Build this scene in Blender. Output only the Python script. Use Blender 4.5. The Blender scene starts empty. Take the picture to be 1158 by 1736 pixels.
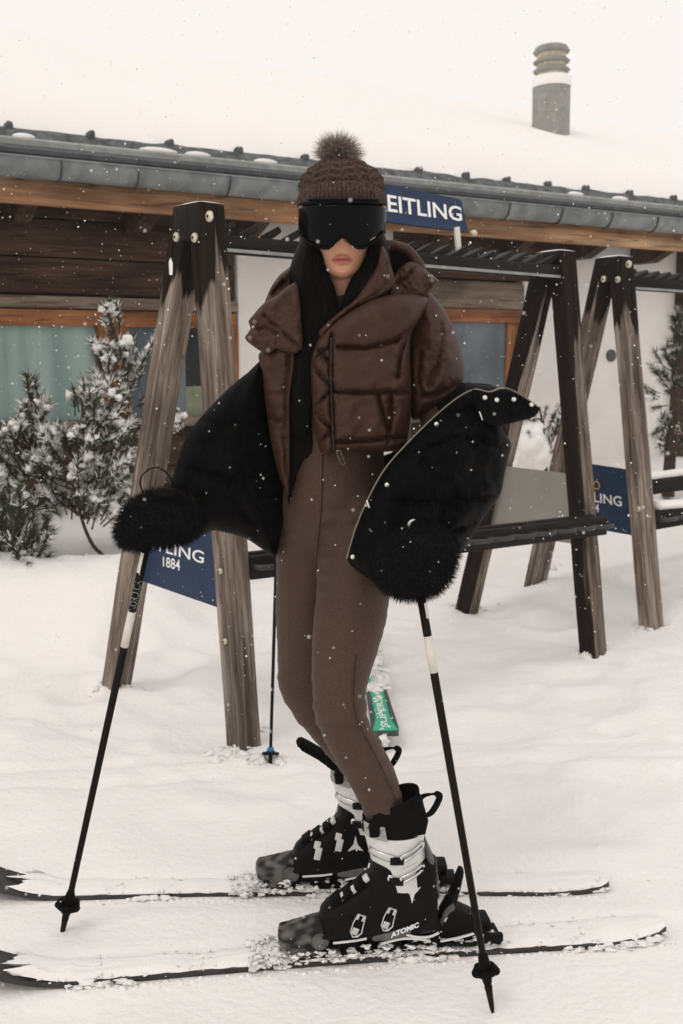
import bpy, bmesh, math, random
import numpy as np
from mathutils import Vector, Matrix, noise
from mathutils.geometry import delaunay_2d_cdt
rad = math.radians
random.seed(7); rng = np.random.default_rng(7)
sc = bpy.context.scene
COL = sc.collection

# ------------------------------------------------------------------ camera, sky, sun, exposure
F, CX, CY, TH, EYE = 1750.0, 579.0, 868.0, rad(8.55), 1.4
cd = bpy.data.cameras.new("camera"); cam = bpy.data.objects.new("camera", cd); COL.objects.link(cam)
cam.location = (0, 0, EYE); cam.rotation_euler = (rad(90) - TH, 0, 0)
cd.sensor_fit = 'VERTICAL'; cd.sensor_height = 36; cd.lens = F / 1736 * 36
cd.clip_start = .05; cd.clip_end = 800
cd.dof.use_dof = True; cd.dof.focus_distance = 2.35; cd.dof.aperture_fstop = 6.3
sc.camera = cam
wd = bpy.data.worlds.new("World"); sc.world = wd; wd.use_nodes = True
nt = wd.node_tree; nt.nodes.clear()
sky = nt.nodes.new('ShaderNodeTexSky'); sky.sky_type = 'NISHITA'; sky.sun_disc = False
sky.sun_elevation = rad(56); sky.sun_rotation = rad(218); sky.dust_density = 6
bg1 = nt.nodes.new('ShaderNodeBackground'); bg1.inputs[1].default_value = .05
bg2 = nt.nodes.new('ShaderNodeBackground'); bg2.inputs[0].default_value = (1, .95, .915, 1); bg2.inputs[1].default_value = 1.0
mx = nt.nodes.new('ShaderNodeMixShader'); mx.inputs[0].default_value = .93
wo = nt.nodes.new('ShaderNodeOutputWorld')
nt.links.new(sky.outputs[0], bg1.inputs[0]); nt.links.new(bg1.outputs[0], mx.inputs[1])
nt.links.new(bg2.outputs[0], mx.inputs[2]); nt.links.new(mx.outputs[0], wo.inputs[0])
sl = bpy.data.lights.new("sun", 'SUN'); sl.energy = .5; sl.angle = rad(18); sl.color = (1, .95, .9)
so = bpy.data.objects.new("sun", sl); COL.objects.link(so); so.rotation_euler = (rad(34), 0, rad(-38)); so.location = (0, 0, 8)
sc.view_settings.view_transform = 'Standard'; sc.view_settings.look = 'None'
sc.view_settings.exposure = .05; sc.view_settings.gamma = 1
sc.cycles.max_bounces = 6; sc.cycles.diffuse_bounces = 3; sc.cycles.volume_bounces = 1

# ------------------------------------------------------------------ survey helpers: photo pixel + distance -> point
def ray(px, py):
    u = (px - CX) / F; v = (CY - py) / F
    return Vector((u, math.cos(TH) + v * math.sin(TH), -math.sin(TH) + v * math.cos(TH)))
CAM = Vector((0, 0, EYE))
def W(px, py, Y):
    d = ray(px, py); return CAM + d * (Y / d.y)
def G(px, py, z=0.0):
    d = ray(px, py); return CAM + d * ((z - EYE) / d.z)
def onplane(px, py, p0, n):
    d = ray(px, py); return CAM + d * ((p0 - CAM).dot(n) / d.dot(n))
def S(px, Y): return px * Y / F
def lerp(a, b, t): return a + (b - a) * t
def sstep(a, b, x):
    t = min(1, max(0, (x - a) / (b - a))); return t * t * (3 - 2 * t)
def crom(pts, n):
    P = np.array(pts, float); k = len(P); out = []
    for i in range(k - 1):
        p0 = P[max(i - 1, 0)]; p1 = P[i]; p2 = P[i + 1]; p3 = P[min(i + 2, k - 1)]
        for j in range(n):
            t = j / n
            out.append(.5 * ((2 * p1) + (-p0 + p2) * t + (2 * p0 - 5 * p1 + 4 * p2 - p3) * t * t + (-p0 + 3 * p1 - 3 * p2 + p3) * t ** 3))
    out.append(P[-1]); return np.array(out)
def crom_closed(pts, n):
    P = np.array(pts, float); k = len(P); out = []
    for i in range(k):
        p0, p1, p2, p3 = P[i - 1], P[i], P[(i + 1) % k], P[(i + 2) % k]
        for j in range(n):
            t = j / n
            out.append(.5 * ((2 * p1) + (-p0 + p2) * t + (2 * p0 - 5 * p1 + 4 * p2 - p3) * t * t + (-p0 + 3 * p1 - 3 * p2 + p3) * t ** 3))
    return np.array(out)

# ------------------------------------------------------------------ mesh collector
class M:
    def __init__(s): s.v = []; s.f = []; s.mi = []; s.lc = []; s.ofs = Vector((0, 0, 0))
    def add(s, vs, fs, mi=0, lc=None):
        b = len(s.v)
        s.v += [tuple(p) for p in vs]
        s.lc += [tuple(p) for p in (lc if lc is not None else vs)]
        s.f += [tuple(b + i for i in f) for f in fs]; s.mi += [mi] * len(fs)
        return b
    def join(s, o):
        b = len(s.v); s.v += o.v; s.lc += o.lc
        s.f += [tuple(b + i for i in f) for f in o.f]; s.mi += o.mi
    def box(s, c, hx, hy, hz, R=None, mi=0, bev=0.0, lcseed=None):
        """box with half sizes hx,hy,hz, axes = columns of R; bev chamfers every edge"""
        c = Vector(c); R = R or Matrix.Identity(3)
        bm = bmesh.new(); bmesh.ops.create_cube(bm, size=2)
        for v in bm.verts: v.co = Vector((v.co.x * hx, v.co.y * hy, v.co.z * hz))
        if bev > 0: bmesh.ops.bevel(bm, geom=bm.edges[:] + bm.verts[:], offset=bev, segments=2, affect='EDGES', profile=.5)
        bm.verts.index_update()
        loc = [v.co.copy() for v in bm.verts]; fs = [[v.index for v in f.verts] for f in bm.faces]; bm.free()
        o = Vector((random.random() * 9, random.random() * 9, random.random() * 9)) if lcseed is None else Vector(lcseed)
        s.add([c + R @ p for p in loc], fs, mi, [p + o for p in loc])
    def beam(s, a, b, w, d, up=Vector((0, 0, 1)), mi=0, bev=0.0):
        """bar from a to b; w across (perp. to up), d along up"""
        a = Vector(a); b = Vector(b); z = (b - a).normalized(); x = up.cross(z).normalized(); y = z.cross(x)
        R = Matrix((x, y, z)).transposed()
        s.box((a + b) / 2, w / 2, d / 2, (b - a).length / 2, R, mi, bev)
    def tube(s, path, radii, seg=20, mi=0, view=Vector((0, 1, 0)), caps=True, smooth=0, twist=0):
        """loft; radii (a,b): a across the view, b along it"""
        path = [Vector(p) for p in path]; radii = [r if isinstance(r, (tuple, list, np.ndarray)) else (r, r) for r in radii]
        if smooth:
            A = crom([list(p) + list(r) for p, r in zip(path, radii)], smooth)
            path = [Vector(a[:3]) for a in A]; radii = [(abs(a[3]), abs(a[4])) for a in A]
        n = len(path); vs = []; lc = []; L = 0
        for i, p in enumerate(path):
            t = (path[min(i + 1, n - 1)] - path[max(i - 1, 0)]).normalized()
            sd = t.cross(view)
            if sd.length < 1e-3: sd = t.cross(Vector((1, 0, .1)))
            sd.normalize(); ot = sd.cross(t).normalized()
            if i: L += (p - path[i - 1]).length
            for k in range(seg):
                a = 2 * math.pi * k / seg + twist
                vs.append(p + sd * (math.cos(a) * radii[i][0]) + ot * (math.sin(a) * radii[i][1]))
                lc.append((math.cos(a) * radii[i][0], math.sin(a) * radii[i][1], L))
        fs = []
        for i in range(n - 1):
            for k in range(seg):
                k2 = (k + 1) % seg
                fs.append((i * seg + k, i * seg + k2, (i + 1) * seg + k2, (i + 1) * seg + k))
        if caps:
            fs.append(tuple(range(seg))[::-1]); fs.append(tuple((n - 1) * seg + k for k in range(seg)))
        s.add(vs, fs, mi, lc)
    def ball(s, c, r, sub=2, mi=0, jit=0.0, sq=(1, 1, 1)):
        bm = bmesh.new(); bmesh.ops.create_icosphere(bm, subdivisions=sub, radius=1)
        bm.verts.index_update(); o = Vector((random.random() * 50, 0, random.random() * 50))
        vs = [Vector(c) + Vector((v.co.x * sq[0], v.co.y * sq[1], v.co.z * sq[2])) * r * (1 + jit * noise.noise(v.co * 1.7 + o)) for v in bm.verts]
        fs = [[v.index for v in f.verts] for f in bm.faces]; bm.free()
        s.add(vs, fs, mi)
    def grid(s, P, closed_u=False, mi=0, lc=None):
        nv = len(P); nu = len(P[0]); vs = [p for r in P for p in r]; fs = []
        for j in range(nv - 1):
            for i in range(nu if closed_u else nu - 1):
                i2 = (i + 1) % nu
                fs.append((j * nu + i, j * nu + i2, (j + 1) * nu + i2, (j + 1) * nu + i))
        s.add(vs, fs, mi, lc)

ORG = {}
def empty(name, loc, label, cat, group=None, parent=None):
    o = bpy.data.objects.new(name, None); COL.objects.link(o); o.location = loc; o.empty_display_size = .1
    ORG[o.name] = Vector(loc); tag(o, label, cat, group); return o
def tag(o, label=None, cat=None, group=None, kind=None):
    if label: o['label'] = label
    if cat: o['category'] = cat
    if group: o['group'] = group
    if kind: o['kind'] = kind
    return o
def obj(name, m, mats, parent=None, origin=None, smooth=True, sharp=None, attr=False):
    me = bpy.data.meshes.new(name)
    po = ORG[parent.name] if parent else Vector((0, 0, 0))
    og = Vector(origin) if origin is not None else po
    V = np.array(m.v, float) - np.array(og)
    me.from_pydata(V.tolist(), [], m.f)
    mats = mats if isinstance(mats, (list, tuple)) else [mats]
    for q in mats: me.materials.append(q)
    me.polygons.foreach_set('material_index', m.mi)
    me.polygons.foreach_set('use_smooth', [smooth] * len(m.f))
    a = me.attributes.new('lc', 'FLOAT_VECTOR', 'POINT'); a.data.foreach_set('vector', np.array(m.lc, float).ravel())
    me.update()
    if smooth and sharp: me.set_sharp_from_angle(angle=rad(sharp))
    o = bpy.data.objects.new(name, me); COL.objects.link(o)
    if parent: o.parent = parent
    o.location = og - po; ORG[o.name] = og
    return o
def struct(name, m, mats, **k): return tag(obj(name, m, mats, **k), kind='structure')
def fuse(m, voxel, sm=4, fac=.5):
    """one continuous surface from overlapping lofts; returns vert array + faces"""
    me = bpy.data.meshes.new('tmp'); me.from_pydata([tuple(v) for v in m.v], [], m.f); me.update()
    o = bpy.data.objects.new('tmp', me); COL.objects.link(o)
    r = o.modifiers.new('r', 'REMESH'); r.mode = 'VOXEL'; r.voxel_size = voxel
    if sm:
        q = o.modifiers.new('s', 'SMOOTH'); q.factor = fac; q.iterations = sm
    dg = bpy.context.evaluated_depsgraph_get(); e = o.evaluated_get(dg); m2 = bpy.data.meshes.new_from_object(e)
    n = len(m2.vertices); V = np.empty(n * 3); m2.vertices.foreach_get('co', V); V = V.reshape(-1, 3)
    N = np.empty(n * 3); m2.vertices.foreach_get('normal', N); N = N.reshape(-1, 3)
    fs = [tuple(p.vertices) for p in m2.polygons]
    bpy.data.objects.remove(o); bpy.data.meshes.remove(me); bpy.data.meshes.remove(m2)
    return V, N, fs
def mesh_of(V, fs):
    q = M(); q.v = [tuple(p) for p in V]; q.lc = list(q.v); q.f = fs; q.mi = [0] * len(fs); return q
def nz(p, s, o=0): return noise.noise(Vector((p[0] * s + o, p[1] * s + o * 1.7, p[2] * s - o)))

# ------------------------------------------------------------------ pillow: closed padded panel from an outline
def segd(P, A, B):
    """distance and parameter from points P (n,2) to a polyline A->B segments; returns min dist, arc coordinate"""
    best = np.full(len(P), 1e9); arc = np.zeros(len(P)); L = 0
    for a, b in zip(A, B):
        d = b - a; l2 = d @ d + 1e-12; t = np.clip(((P - a) @ d) / l2, 0, 1)
        q = a + t[:, None] * d; dd = np.hypot(*(P - q).T); m = dd < best
        best[m] = dd[m]; arc[m] = (L + t * math.sqrt(l2))[m]; L += math.sqrt(l2)
    return best, arc
def pillow(m, outline, mapf, thick, R, step, seams=(), back=1.0, sub=4, mi=0, wr=0.0, wrs=.02, seamw=None, seamdeep=.75, flat=None, pk=.0, minlift=0.0):
    """outline in 2D units; mapf(u,v,off)->point with off>0 towards the front; thick metres"""
    B = crom_closed(outline, sub) if sub > 1 else np.array(outline, float)
    # resample
    out = []
    for i in range(len(B)):
        a = B[i]; b = B[(i + 1) % len(B)]; n = max(1, int(round(np.hypot(*(b - a)) / step)))
        for j in range(n): out.append(a + (b - a) * j / n)
    B = np.array(out); nb = len(B)
    x0, y0 = B.min(0); x1, y1 = B.max(0); pts = []
    iy = 0; y = y0 + step * .5
    while y < y1:
        x = x0 + (step * .5 if iy % 2 else step)
        while x < x1: pts.append((x, y)); x += step
        y += step * .87; iy += 1
    P = np.array(pts)
    # inside test
    ins = np.zeros(len(P), bool)
    for i in range(nb):
        a = B[i]; b = B[(i + 1) % nb]
        c = ((a[1] > P[:, 1]) != (b[1] > P[:, 1]))
        with np.errstate(divide='ignore', invalid='ignore'):
            xx = (b[0] - a[0]) * (P[:, 1] - a[1]) / (b[1] - a[1]) + a[0]
        ins ^= c & (P[:, 0] < xx)
    P = P[ins]; d, _ = segd(P, B, np.roll(B, -1, 0)); P = P[d > step * .45]
    allp = np.vstack([B, P])
    r = delaunay_2d_cdt([Vector(p) for p in allp], [(i, (i + 1) % nb) for i in range(nb)], [], 1, 1e-6)
    V2 = np.array([tuple(v) for v in r[0]]); tris = [tuple(f) for f in r[2]]
    dist, _ = segd(V2, B, np.roll(B, -1, 0))
    d = np.clip(dist / R, 0, 1); h = np.sqrt(np.clip(1 - (1 - d) ** 2, 0, 1))
    sm = np.ones(len(V2)); pkr = np.zeros(len(V2))
    for sline in seams:
        sl_ = np.array(sline, float); dd, arc = segd(V2, sl_[:-1], sl_[1:])
        w = seamw or R * .25
        sm *= 1 - seamdeep * np.exp(-(dd / w) ** 1.3)
        if pk: pkr += np.exp(-dd / (w * 2.2)) * np.array([noise.noise(Vector((a / w * 1.6, q / w * .25, len(sline)))) for a, q in zip(arc, dd)]) * pk
    n = len(V2); vs = []; ed = dist < step * .05
    for k in range(n):
        u, v = V2[k]; o = thick * h[k] * sm[k]
        if not ed[k]:
            if wr: o += wr * noise.noise(Vector((u * wrs, v * wrs * .6, thick * 100))) * h[k] + wr * .45 * noise.noise(Vector((u * wrs * 2.7, v * wrs * 2.1, 3))) * h[k]
            o += pkr[k] * h[k] + minlift
        vs.append(mapf(u, v, max(o, 0.0) if ed[k] else o))
    bidx = {}
    for k in range(n):
        if ed[k]: bidx[k] = k
        else:
            bidx[k] = len(vs); u, v = V2[k]; vs.append(mapf(u, v, -thick * back * h[k]))
    # orientation: make front faces look to the +off side
    fs = []
    t0 = tris[len(tris) // 2]
    for t in tris:
        fs.append(t); fs.append(tuple(bidx[k] for k in t)[::-1])
    a, b, c = (Vector(vs[i]) for i in t0); q = V2[t0[0]]
    fdir = Vector(mapf(q[0], q[1], .01)) - Vector(mapf(q[0], q[1], 0))
    if (b - a).cross(c - a).dot(fdir) < 0: fs = [f[::-1] for f in fs]
    m.add(vs, fs, mi)
def viewmap(Yf):
    """front = towards the camera; Yf(px,py) distance of the panel"""
    def f(u, v, o):
        return W(u, v, (Yf(u, v) if callable(Yf) else Yf) - o)
    return f

# ------------------------------------------------------------------ materials
def mat(name, col, rough=.6, var=0.0, vs=8, bump=0.0, bs=60, metal=0, sheen=0, coat=0, col2=None, spec=.5, coord='Object', stretch=None, detail=4, sss=0, bdist=.002, bdetail=5):
    m = bpy.data.materials.new(name); m.use_nodes = True; t = m.node_tree; b = t.nodes['Principled BSDF']
    b.inputs['Base Color'].default_value = (*col, 1); b.inputs['Roughness'].default_value = rough
    b.inputs['Metallic'].default_value = metal; b.inputs['Specular IOR Level'].default_value = spec
    if sheen: b.inputs['Sheen Weight'].default_value = sheen; b.inputs['Sheen Roughness'].default_value = .5
    if coat: b.inputs['Coat Weight'].default_value = coat; b.inputs['Coat Roughness'].default_value = .08
    if sss: b.inputs['Subsurface Weight'].default_value = sss; b.inputs['Subsurface Scale'].default_value = .01
    if coord == 'lc':
        c = t.nodes.new('ShaderNodeAttribute'); c.attribute_name = 'lc'; co = c.outputs['Vector']
    else:
        c = t.nodes.new('ShaderNodeTexCoord'); co = c.outputs['Object']
    if stretch:
        mp = t.nodes.new('ShaderNodeMapping'); mp.inputs['Scale'].default_value = stretch
        t.links.new(co, mp.inputs['Vector']); co = mp.outputs['Vector']
    if var or col2:
        n = t.nodes.new('ShaderNodeTexNoise'); n.inputs['Scale'].default_value = vs; n.inputs['Detail'].default_value = detail
        t.links.new(co, n.inputs['Vector'])
        r = t.nodes.new('ShaderNodeValToRGB'); r.color_ramp.elements[0].position = .35; r.color_ramp.elements[1].position = .65
        c2 = col2 or tuple(x * (1 + var) for x in col); c1 = col if col2 else tuple(x * (1 - var) for x in col)
        r.color_ramp.elements[0].color = (*c1, 1); r.color_ramp.elements[1].color = (*c2, 1)
        t.links.new(n.outputs['Fac'], r.inputs['Fac']); t.links.new(r.outputs['Color'], b.inputs['Base Color'])
    if bump:
        n2 = t.nodes.new('ShaderNodeTexNoise'); n2.inputs['Scale'].default_value = bs; n2.inputs['Detail'].default_value = bdetail
        t.links.new(co, n2.inputs['Vector'])
        bp = t.nodes.new('ShaderNodeBump'); bp.inputs['Strength'].default_value = bump; bp.inputs['Distance'].default_value = bdist
        t.links.new(n2.outputs['Fac'], bp.inputs['Height']); t.links.new(bp.outputs['Normal'], b.inputs['Normal'])
    return m
def wood(name, c_dark, c_mid, c_light, rough=.75, grain=26, dark_top=None, dark_len=.3, mottle=1.0):
    """weathered timber: grain runs along local z of each piece"""
    m = bpy.data.materials.new(name); m.use_nodes = True; t = m.node_tree; b = t.nodes['Principled BSDF']; L = t.links.new
    b.inputs['Roughness'].default_value = rough; b.inputs['Specular IOR Level'].default_value = .12
    a = t.nodes.new('ShaderNodeAttribute'); a.attribute_name = 'lc'
    mp = t.nodes.new('ShaderNodeMapping'); mp.inputs['Scale'].default_value = (1, 1, .06); L(a.outputs['Vector'], mp.inputs['Vector'])
    n = t.nodes.new('ShaderNodeTexNoise'); n.inputs['Scale'].default_value = grain; n.inputs['Detail'].default_value = 6; n.inputs['Roughness'].default_value = .65; n.inputs['Distortion'].default_value = .4
    L(mp.outputs['Vector'], n.inputs['Vector'])
    r = t.nodes.new('ShaderNodeValToRGB'); e = r.color_ramp.elements
    e[0].position = .3; e[0].color = (*c_dark, 1); e[1].position = .72; e[1].color = (*c_light, 1)
    q = r.color_ramp.elements.new(.5); q.color = (*c_mid, 1)
    L(n.outputs['Fac'], r.inputs['Fac'])
    n3 = t.nodes.new('ShaderNodeTexNoise'); n3.inputs['Scale'].default_value = 5; n3.inputs['Detail'].default_value = 3
    mp3 = t.nodes.new('ShaderNodeMapping'); mp3.inputs['Scale'].default_value = (1, 1, .35); L(a.outputs['Vector'], mp3.inputs['Vector']); L(mp3.outputs['Vector'], n3.inputs['Vector'])
    mr = t.nodes.new('ShaderNodeMapRange'); mr.inputs['From Min'].default_value = .35; mr.inputs['From Max'].default_value = .68
    mr.inputs['To Min'].default_value = 1 - .45 * mottle; mr.inputs['To Max'].default_value = 1.25
    L(n3.outputs['Fac'], mr.inputs['Value'])
    mm = t.nodes.new('ShaderNodeMix'); mm.data_type = 'RGBA'; mm.blend_type = 'MULTIPLY'; mm.inputs['Factor'].default_value = 1
    L(r.outputs['Color'], mm.inputs['A']); L(mr.outputs['Result'], mm.inputs['B']); out = mm.outputs['Result']
    if dark_top:
        a2 = t.nodes.new('ShaderNodeAttribute'); a2.attribute_name = 'stain_shade'  # mask: stained tops, plus shade painted on one side
        ad = t.nodes.new('ShaderNodeMath'); ad.operation = 'ADD'; sc2 = t.nodes.new('ShaderNodeMath'); sc2.operation = 'MULTIPLY'; sc2.inputs[1].default_value = 2.6
        n4 = t.nodes.new('ShaderNodeTexNoise'); n4.inputs['Scale'].default_value = 14; n4.inputs['Detail'].default_value = 3; L(mp.outputs['Vector'], n4.inputs['Vector'])
        sb = t.nodes.new('ShaderNodeMath'); sb.operation = 'SUBTRACT'; sb.inputs[1].default_value = .5; L(n4.outputs['Fac'], sb.inputs[0]); L(sb.outputs[0], sc2.inputs[0])
        L(sc2.outputs[0], ad.inputs[0]); L(a2.outputs['Fac'], ad.inputs[1])
        mr2 = t.nodes.new('ShaderNodeMapRange'); mr2.inputs['From Min'].default_value = .42; mr2.inputs['From Max'].default_value = .56; L(ad.outputs[0], mr2.inputs['Value'])
        m2 = t.nodes.new('ShaderNodeMix'); m2.data_type = 'RGBA'; L(mr2.outputs['Result'], m2.inputs['Factor']); L(out, m2.inputs['A']); m2.inputs['B'].default_value = (*dark_top, 1); out = m2.outputs['Result']
    nc = t.nodes.new('ShaderNodeTexNoise'); nc.inputs['Scale'].default_value = grain * 1.5; nc.inputs['Detail'].default_value = 2; nc.inputs['Distortion'].default_value = .8
    mpc = t.nodes.new('ShaderNodeMapping'); mpc.inputs['Scale'].default_value = (1, 1, .03); mpc.inputs['Location'].default_value = (3, 5, 1); L(a.outputs['Vector'], mpc.inputs['Vector']); L(mpc.outputs['Vector'], nc.inputs['Vector'])
    rc2 = t.nodes.new('ShaderNodeValToRGB'); ee = rc2.color_ramp.elements; ee[0].position = .475; ee[0].color = (1, 1, 1, 1); ee[1].position = .525; ee[1].color = (1, 1, 1, 1); k_ = ee.new(.5); k_.color = (.25, .2, .17, 1)
    L(nc.outputs['Fac'], rc2.inputs['Fac']); mc = t.nodes.new('ShaderNodeMix'); mc.data_type = 'RGBA'; mc.blend_type = 'MULTIPLY'; mc.inputs['Factor'].default_value = .8 * mottle
    L(out, mc.inputs['A']); L(rc2.outputs['Color'], mc.inputs['B']); out = mc.outputs['Result']
    L(out, b.inputs['Base Color'])
    bp = t.nodes.new('ShaderNodeBump'); bp.inputs['Strength'].default_value = .5; bp.inputs['Distance'].default_value = .003
    L(n.outputs['Fac'], bp.inputs['Height']); L(bp.outputs['Normal'], b.inputs['Normal'])
    return m
X = {}
X['snow'] = mat('snow', (.88, .86, .84), .75, bump=.55, bs=45, spec=.25, bdist=.012, bdetail=8)
X['snowfine'] = mat('fresh_snow', (.88, .86, .84), .8, bump=.6, bs=140, spec=.2, bdist=.004)
X['rackwood'] = wood('weathered_post_wood', (.075, .052, .04), (.205, .163, .135), (.43, .37, .315), dark_top=(.014, .009, .007), grain=36)
X['rackwood_grey'] = wood('grey_post_wood', (.10, .088, .075), (.215, .19, .165), (.36, .33, .29), dark_top=(.022, .014, .011))
X['darkwood'] = wood('dark_stained_rail', (.006, .005, .0045), (.014, .011, .009), (.035, .028, .024), rough=.6)
X['clad'] = wood('brown_cladding_wood', (.038, .021, .014), (.068, .040, .027), (.105, .066, .046), grain=16)
X['orangewood'] = wood('varnished_orange_wood', (.15, .055, .02), (.28, .115, .045), (.42, .20, .09), rough=.5, grain=16)
X['fascia'] = wood('fascia_wood', (.20, .09, .04), (.38, .21, .11), (.55, .38, .24), rough=.6, grain=9)
X['beige'] = wood('pale_sill_wood', (.14, .11, .085), (.21, .165, .13), (.29, .24, .19), grain=12)
X['plaster'] = mat('white_plaster', (.80, .765, .735), .9, var=.04, vs=3, bump=.3, bs=60)
X['zinc'] = mat('blue_grey_zinc', (.185, .205, .21), .55, var=.25, vs=7, metal=.1, bump=.1, bs=20)
X['zincdark'] = mat('dark_zinc', (.05, .055, .06), .6, var=.3, vs=9)
X['zinclight'] = mat('pale_zinc_edge', (.25, .265, .25), .55, var=.2, vs=12)
X['slate'] = mat('rough_grey_slate', (.085, .095, .095), .8, var=.5, vs=14, bump=1, bs=30, bdist=.02)
X['glass_teal'] = mat('teal_window_glass', (.15, .24, .235), .2, col2=(.36, .47, .43), vs=3.4, stretch=(1, 1, .08), spec=.35)
X['glass_blue'] = mat('blue_window_glass', (.065, .085, .105), .15, col2=(.15, .18, .20), vs=2.6, stretch=(1, 1, .5), spec=.35)  # paler blotches put reflections into the glass colour
X['glass_dark'] = mat('dark_window_glass', (.010, .012, .016), .15, spec=.25)
X['green'] = mat('pale_green_blind', (.20, .23, .15), .7, var=.15)
X['concrete'] = mat('grey_chimney_pipe', (.27, .27, .25), .8, var=.12, vs=12)
X['brass'] = mat('yellowish_chimney_ring', (.50, .43, .29), .6, var=.2, vs=20)
X['steel'] = mat('bare_steel', (.55, .53, .48), .35, metal=.9)
X['bolt'] = mat('bolt_head', (.62, .56, .44), .45, metal=.5, var=.2, vs=90)
X['blacksteel'] = mat('black_rail_metal', (.02, .018, .017), .4, spec=.5)
X['navy'] = mat('navy_sign_board', (.012, .030, .075), .5, spec=.25, var=.08, vs=20, bump=.15, bs=200)
X['white'] = mat('white_lettering', (.82, .82, .80), .6)
X['gold'] = mat('gold_emblem', (.62, .42, .10), .5)
X['greyboard'] = mat('back_of_sign_board', (.27, .255, .23), .7, var=.06, vs=5)
X['bark'] = mat('pine_bark', (.045, .028, .02), .9, var=.4, vs=40, bump=.6, bs=80)
X['needle'] = mat('pine_needles', (.024, .034, .016), .7, col2=(.10, .112, .065), vs=9, spec=.2)
X['suit'] = mat('brown_ski_suit_fabric', (.064, .0355, .0250), .65, var=.3, vs=380, bump=.3, bs=700, spec=.25, sheen=.05, bdist=.0006)
X['seam'] = mat('dark_brown_seam', (.018, .010, .008), .8)
X['jacket'] = mat('brown_padded_nylon', (.046, .0200, .0128), .55, var=.25, vs=420, bump=.25, bs=300, spec=.22, bdist=.0008)
X['jacketshade'] = mat('shaded_jacket_lining', (.004, .0025, .002), .8, spec=.1)  # near-black: inner shade of jacket and hood put into the colour
X['rib'] = mat('brown_stitched_placket', (.05, .023, .018), .62, var=.15, vs=90, bump=.3, bs=300, bdist=.001)
X['blackcoat'] = mat('black_padded_nylon', (.0022, .0022, .0024), .65, bump=.4, bs=60, bdist=.003, spec=.05)
X['fur'] = mat('black_fur', (.0018, .0018, .002), .8, col2=(.012, .012, .013), vs=140, spec=.06)
X['pomfur'] = mat('grey_brown_fur', (.09, .066, .053), .7, col2=(.42, .35, .31), vs=160)
X['knit'] = mat('brown_chunky_knit', (.035, .020, .015), .9, col2=(.13, .085, .07), vs=260, bump=.8, bs=420, bdist=.003, spec=.2)
X['hair'] = mat('black_hair', (.0022, .0018, .0018), .55, spec=.10)
X['lens'] = mat('black_goggle_lens', (.0012, .0014, .0018), .12, spec=.07)
X['rubber'] = mat('black_goggle_frame', (.0025, .0025, .0025), .6, spec=.07)
X['bootblack'] = mat('black_boot_shell', (.004, .004, .0042), .45, spec=.09, bump=.15, bs=220, bdist=.001)
X['bootliner'] = mat('black_boot_liner', (.003, .003, .003), .85, spec=.1, bump=.4, bs=200)
X['bootwhite'] = mat('white_boot_cuff', (.66, .66, .64), .4, var=.06, vs=40)
X['bootgrey'] = mat('grey_boot_panel', (.30, .30, .29), .5, var=.25, vs=60)
X['chrome'] = mat('silver_buckle', (.6, .6, .6), .25, metal=.95)
X['camo'] = mat('mottled_binding_plastic', (.004, .0035, .0035), .5, col2=(.13, .12, .11), vs=34, detail=0, spec=.3, stretch=(1, 1, 1.6))
X['bindgrey'] = mat('grey_binding_plate', (.085, .085, .08), .55, var=.4, vs=50)
X['skitop'] = mat('dark_ski_topsheet', (.028, .025, .024), .5, var=.3, vs=30)
X['skibase'] = mat('ski_edge', (.05, .045, .042), .45)
X['skigreen'] = mat('green_ski_topsheet', (.02, .42, .24), .45, var=.1, vs=30)
X['skigreendark'] = mat('dark_ski_rail', (.03, .06, .06), .5, var=.3, vs=50)
X['poleblack'] = mat('black_pole_shaft', (.005, .0032, .0025), .45, spec=.12)
X['polewhite'] = mat('white_pole_band', (.66, .62, .56), .5)
X['dark'] = mat('plain_dark', (.01, .01, .01), .7)
X['blueplastic'] = mat('blue_basket', (.02, .16, .35), .5)
X['greyletter'] = mat('grey_lettering', (.22, .23, .22), .6)
X['snap'] = mat('silver_snap', (.72, .70, .62), .3, metal=.7)
X['zip'] = mat('tarnished_zip_teeth', (.26, .23, .17), .45, metal=.5)
X['bsnap'] = mat('brown_snap', (.16, .11, .085), .45, metal=.3)
# skin: colour attribute 'tint' mixes to lip colour, also painted nostril and mouth-line shade
ms = bpy.data.materials.new('skin'); ms.use_nodes = True; t = ms.node_tree; b = t.nodes['Principled BSDF']
at = t.nodes.new('ShaderNodeAttribute'); at.attribute_name = 'tint'
mk = t.nodes.new('ShaderNodeMix'); mk.data_type = 'RGBA'; mk.inputs['A'].default_value = (.60, .31, .19, 1); mk.inputs['B'].default_value = (.36, .085, .065, 1)
mk.clamp_factor = False; t.links.new(at.outputs['Fac'], mk.inputs['Factor']); t.links.new(mk.outputs['Result'], b.inputs['Base Color'])
b.inputs['Roughness'].default_value = .48; b.inputs['Subsurface Weight'].default_value = .15; b.inputs['Subsurface Radius'].default_value = (1, .4, .2); b.inputs['Subsurface Scale'].default_value = .004
X['skin'] = ms

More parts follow.
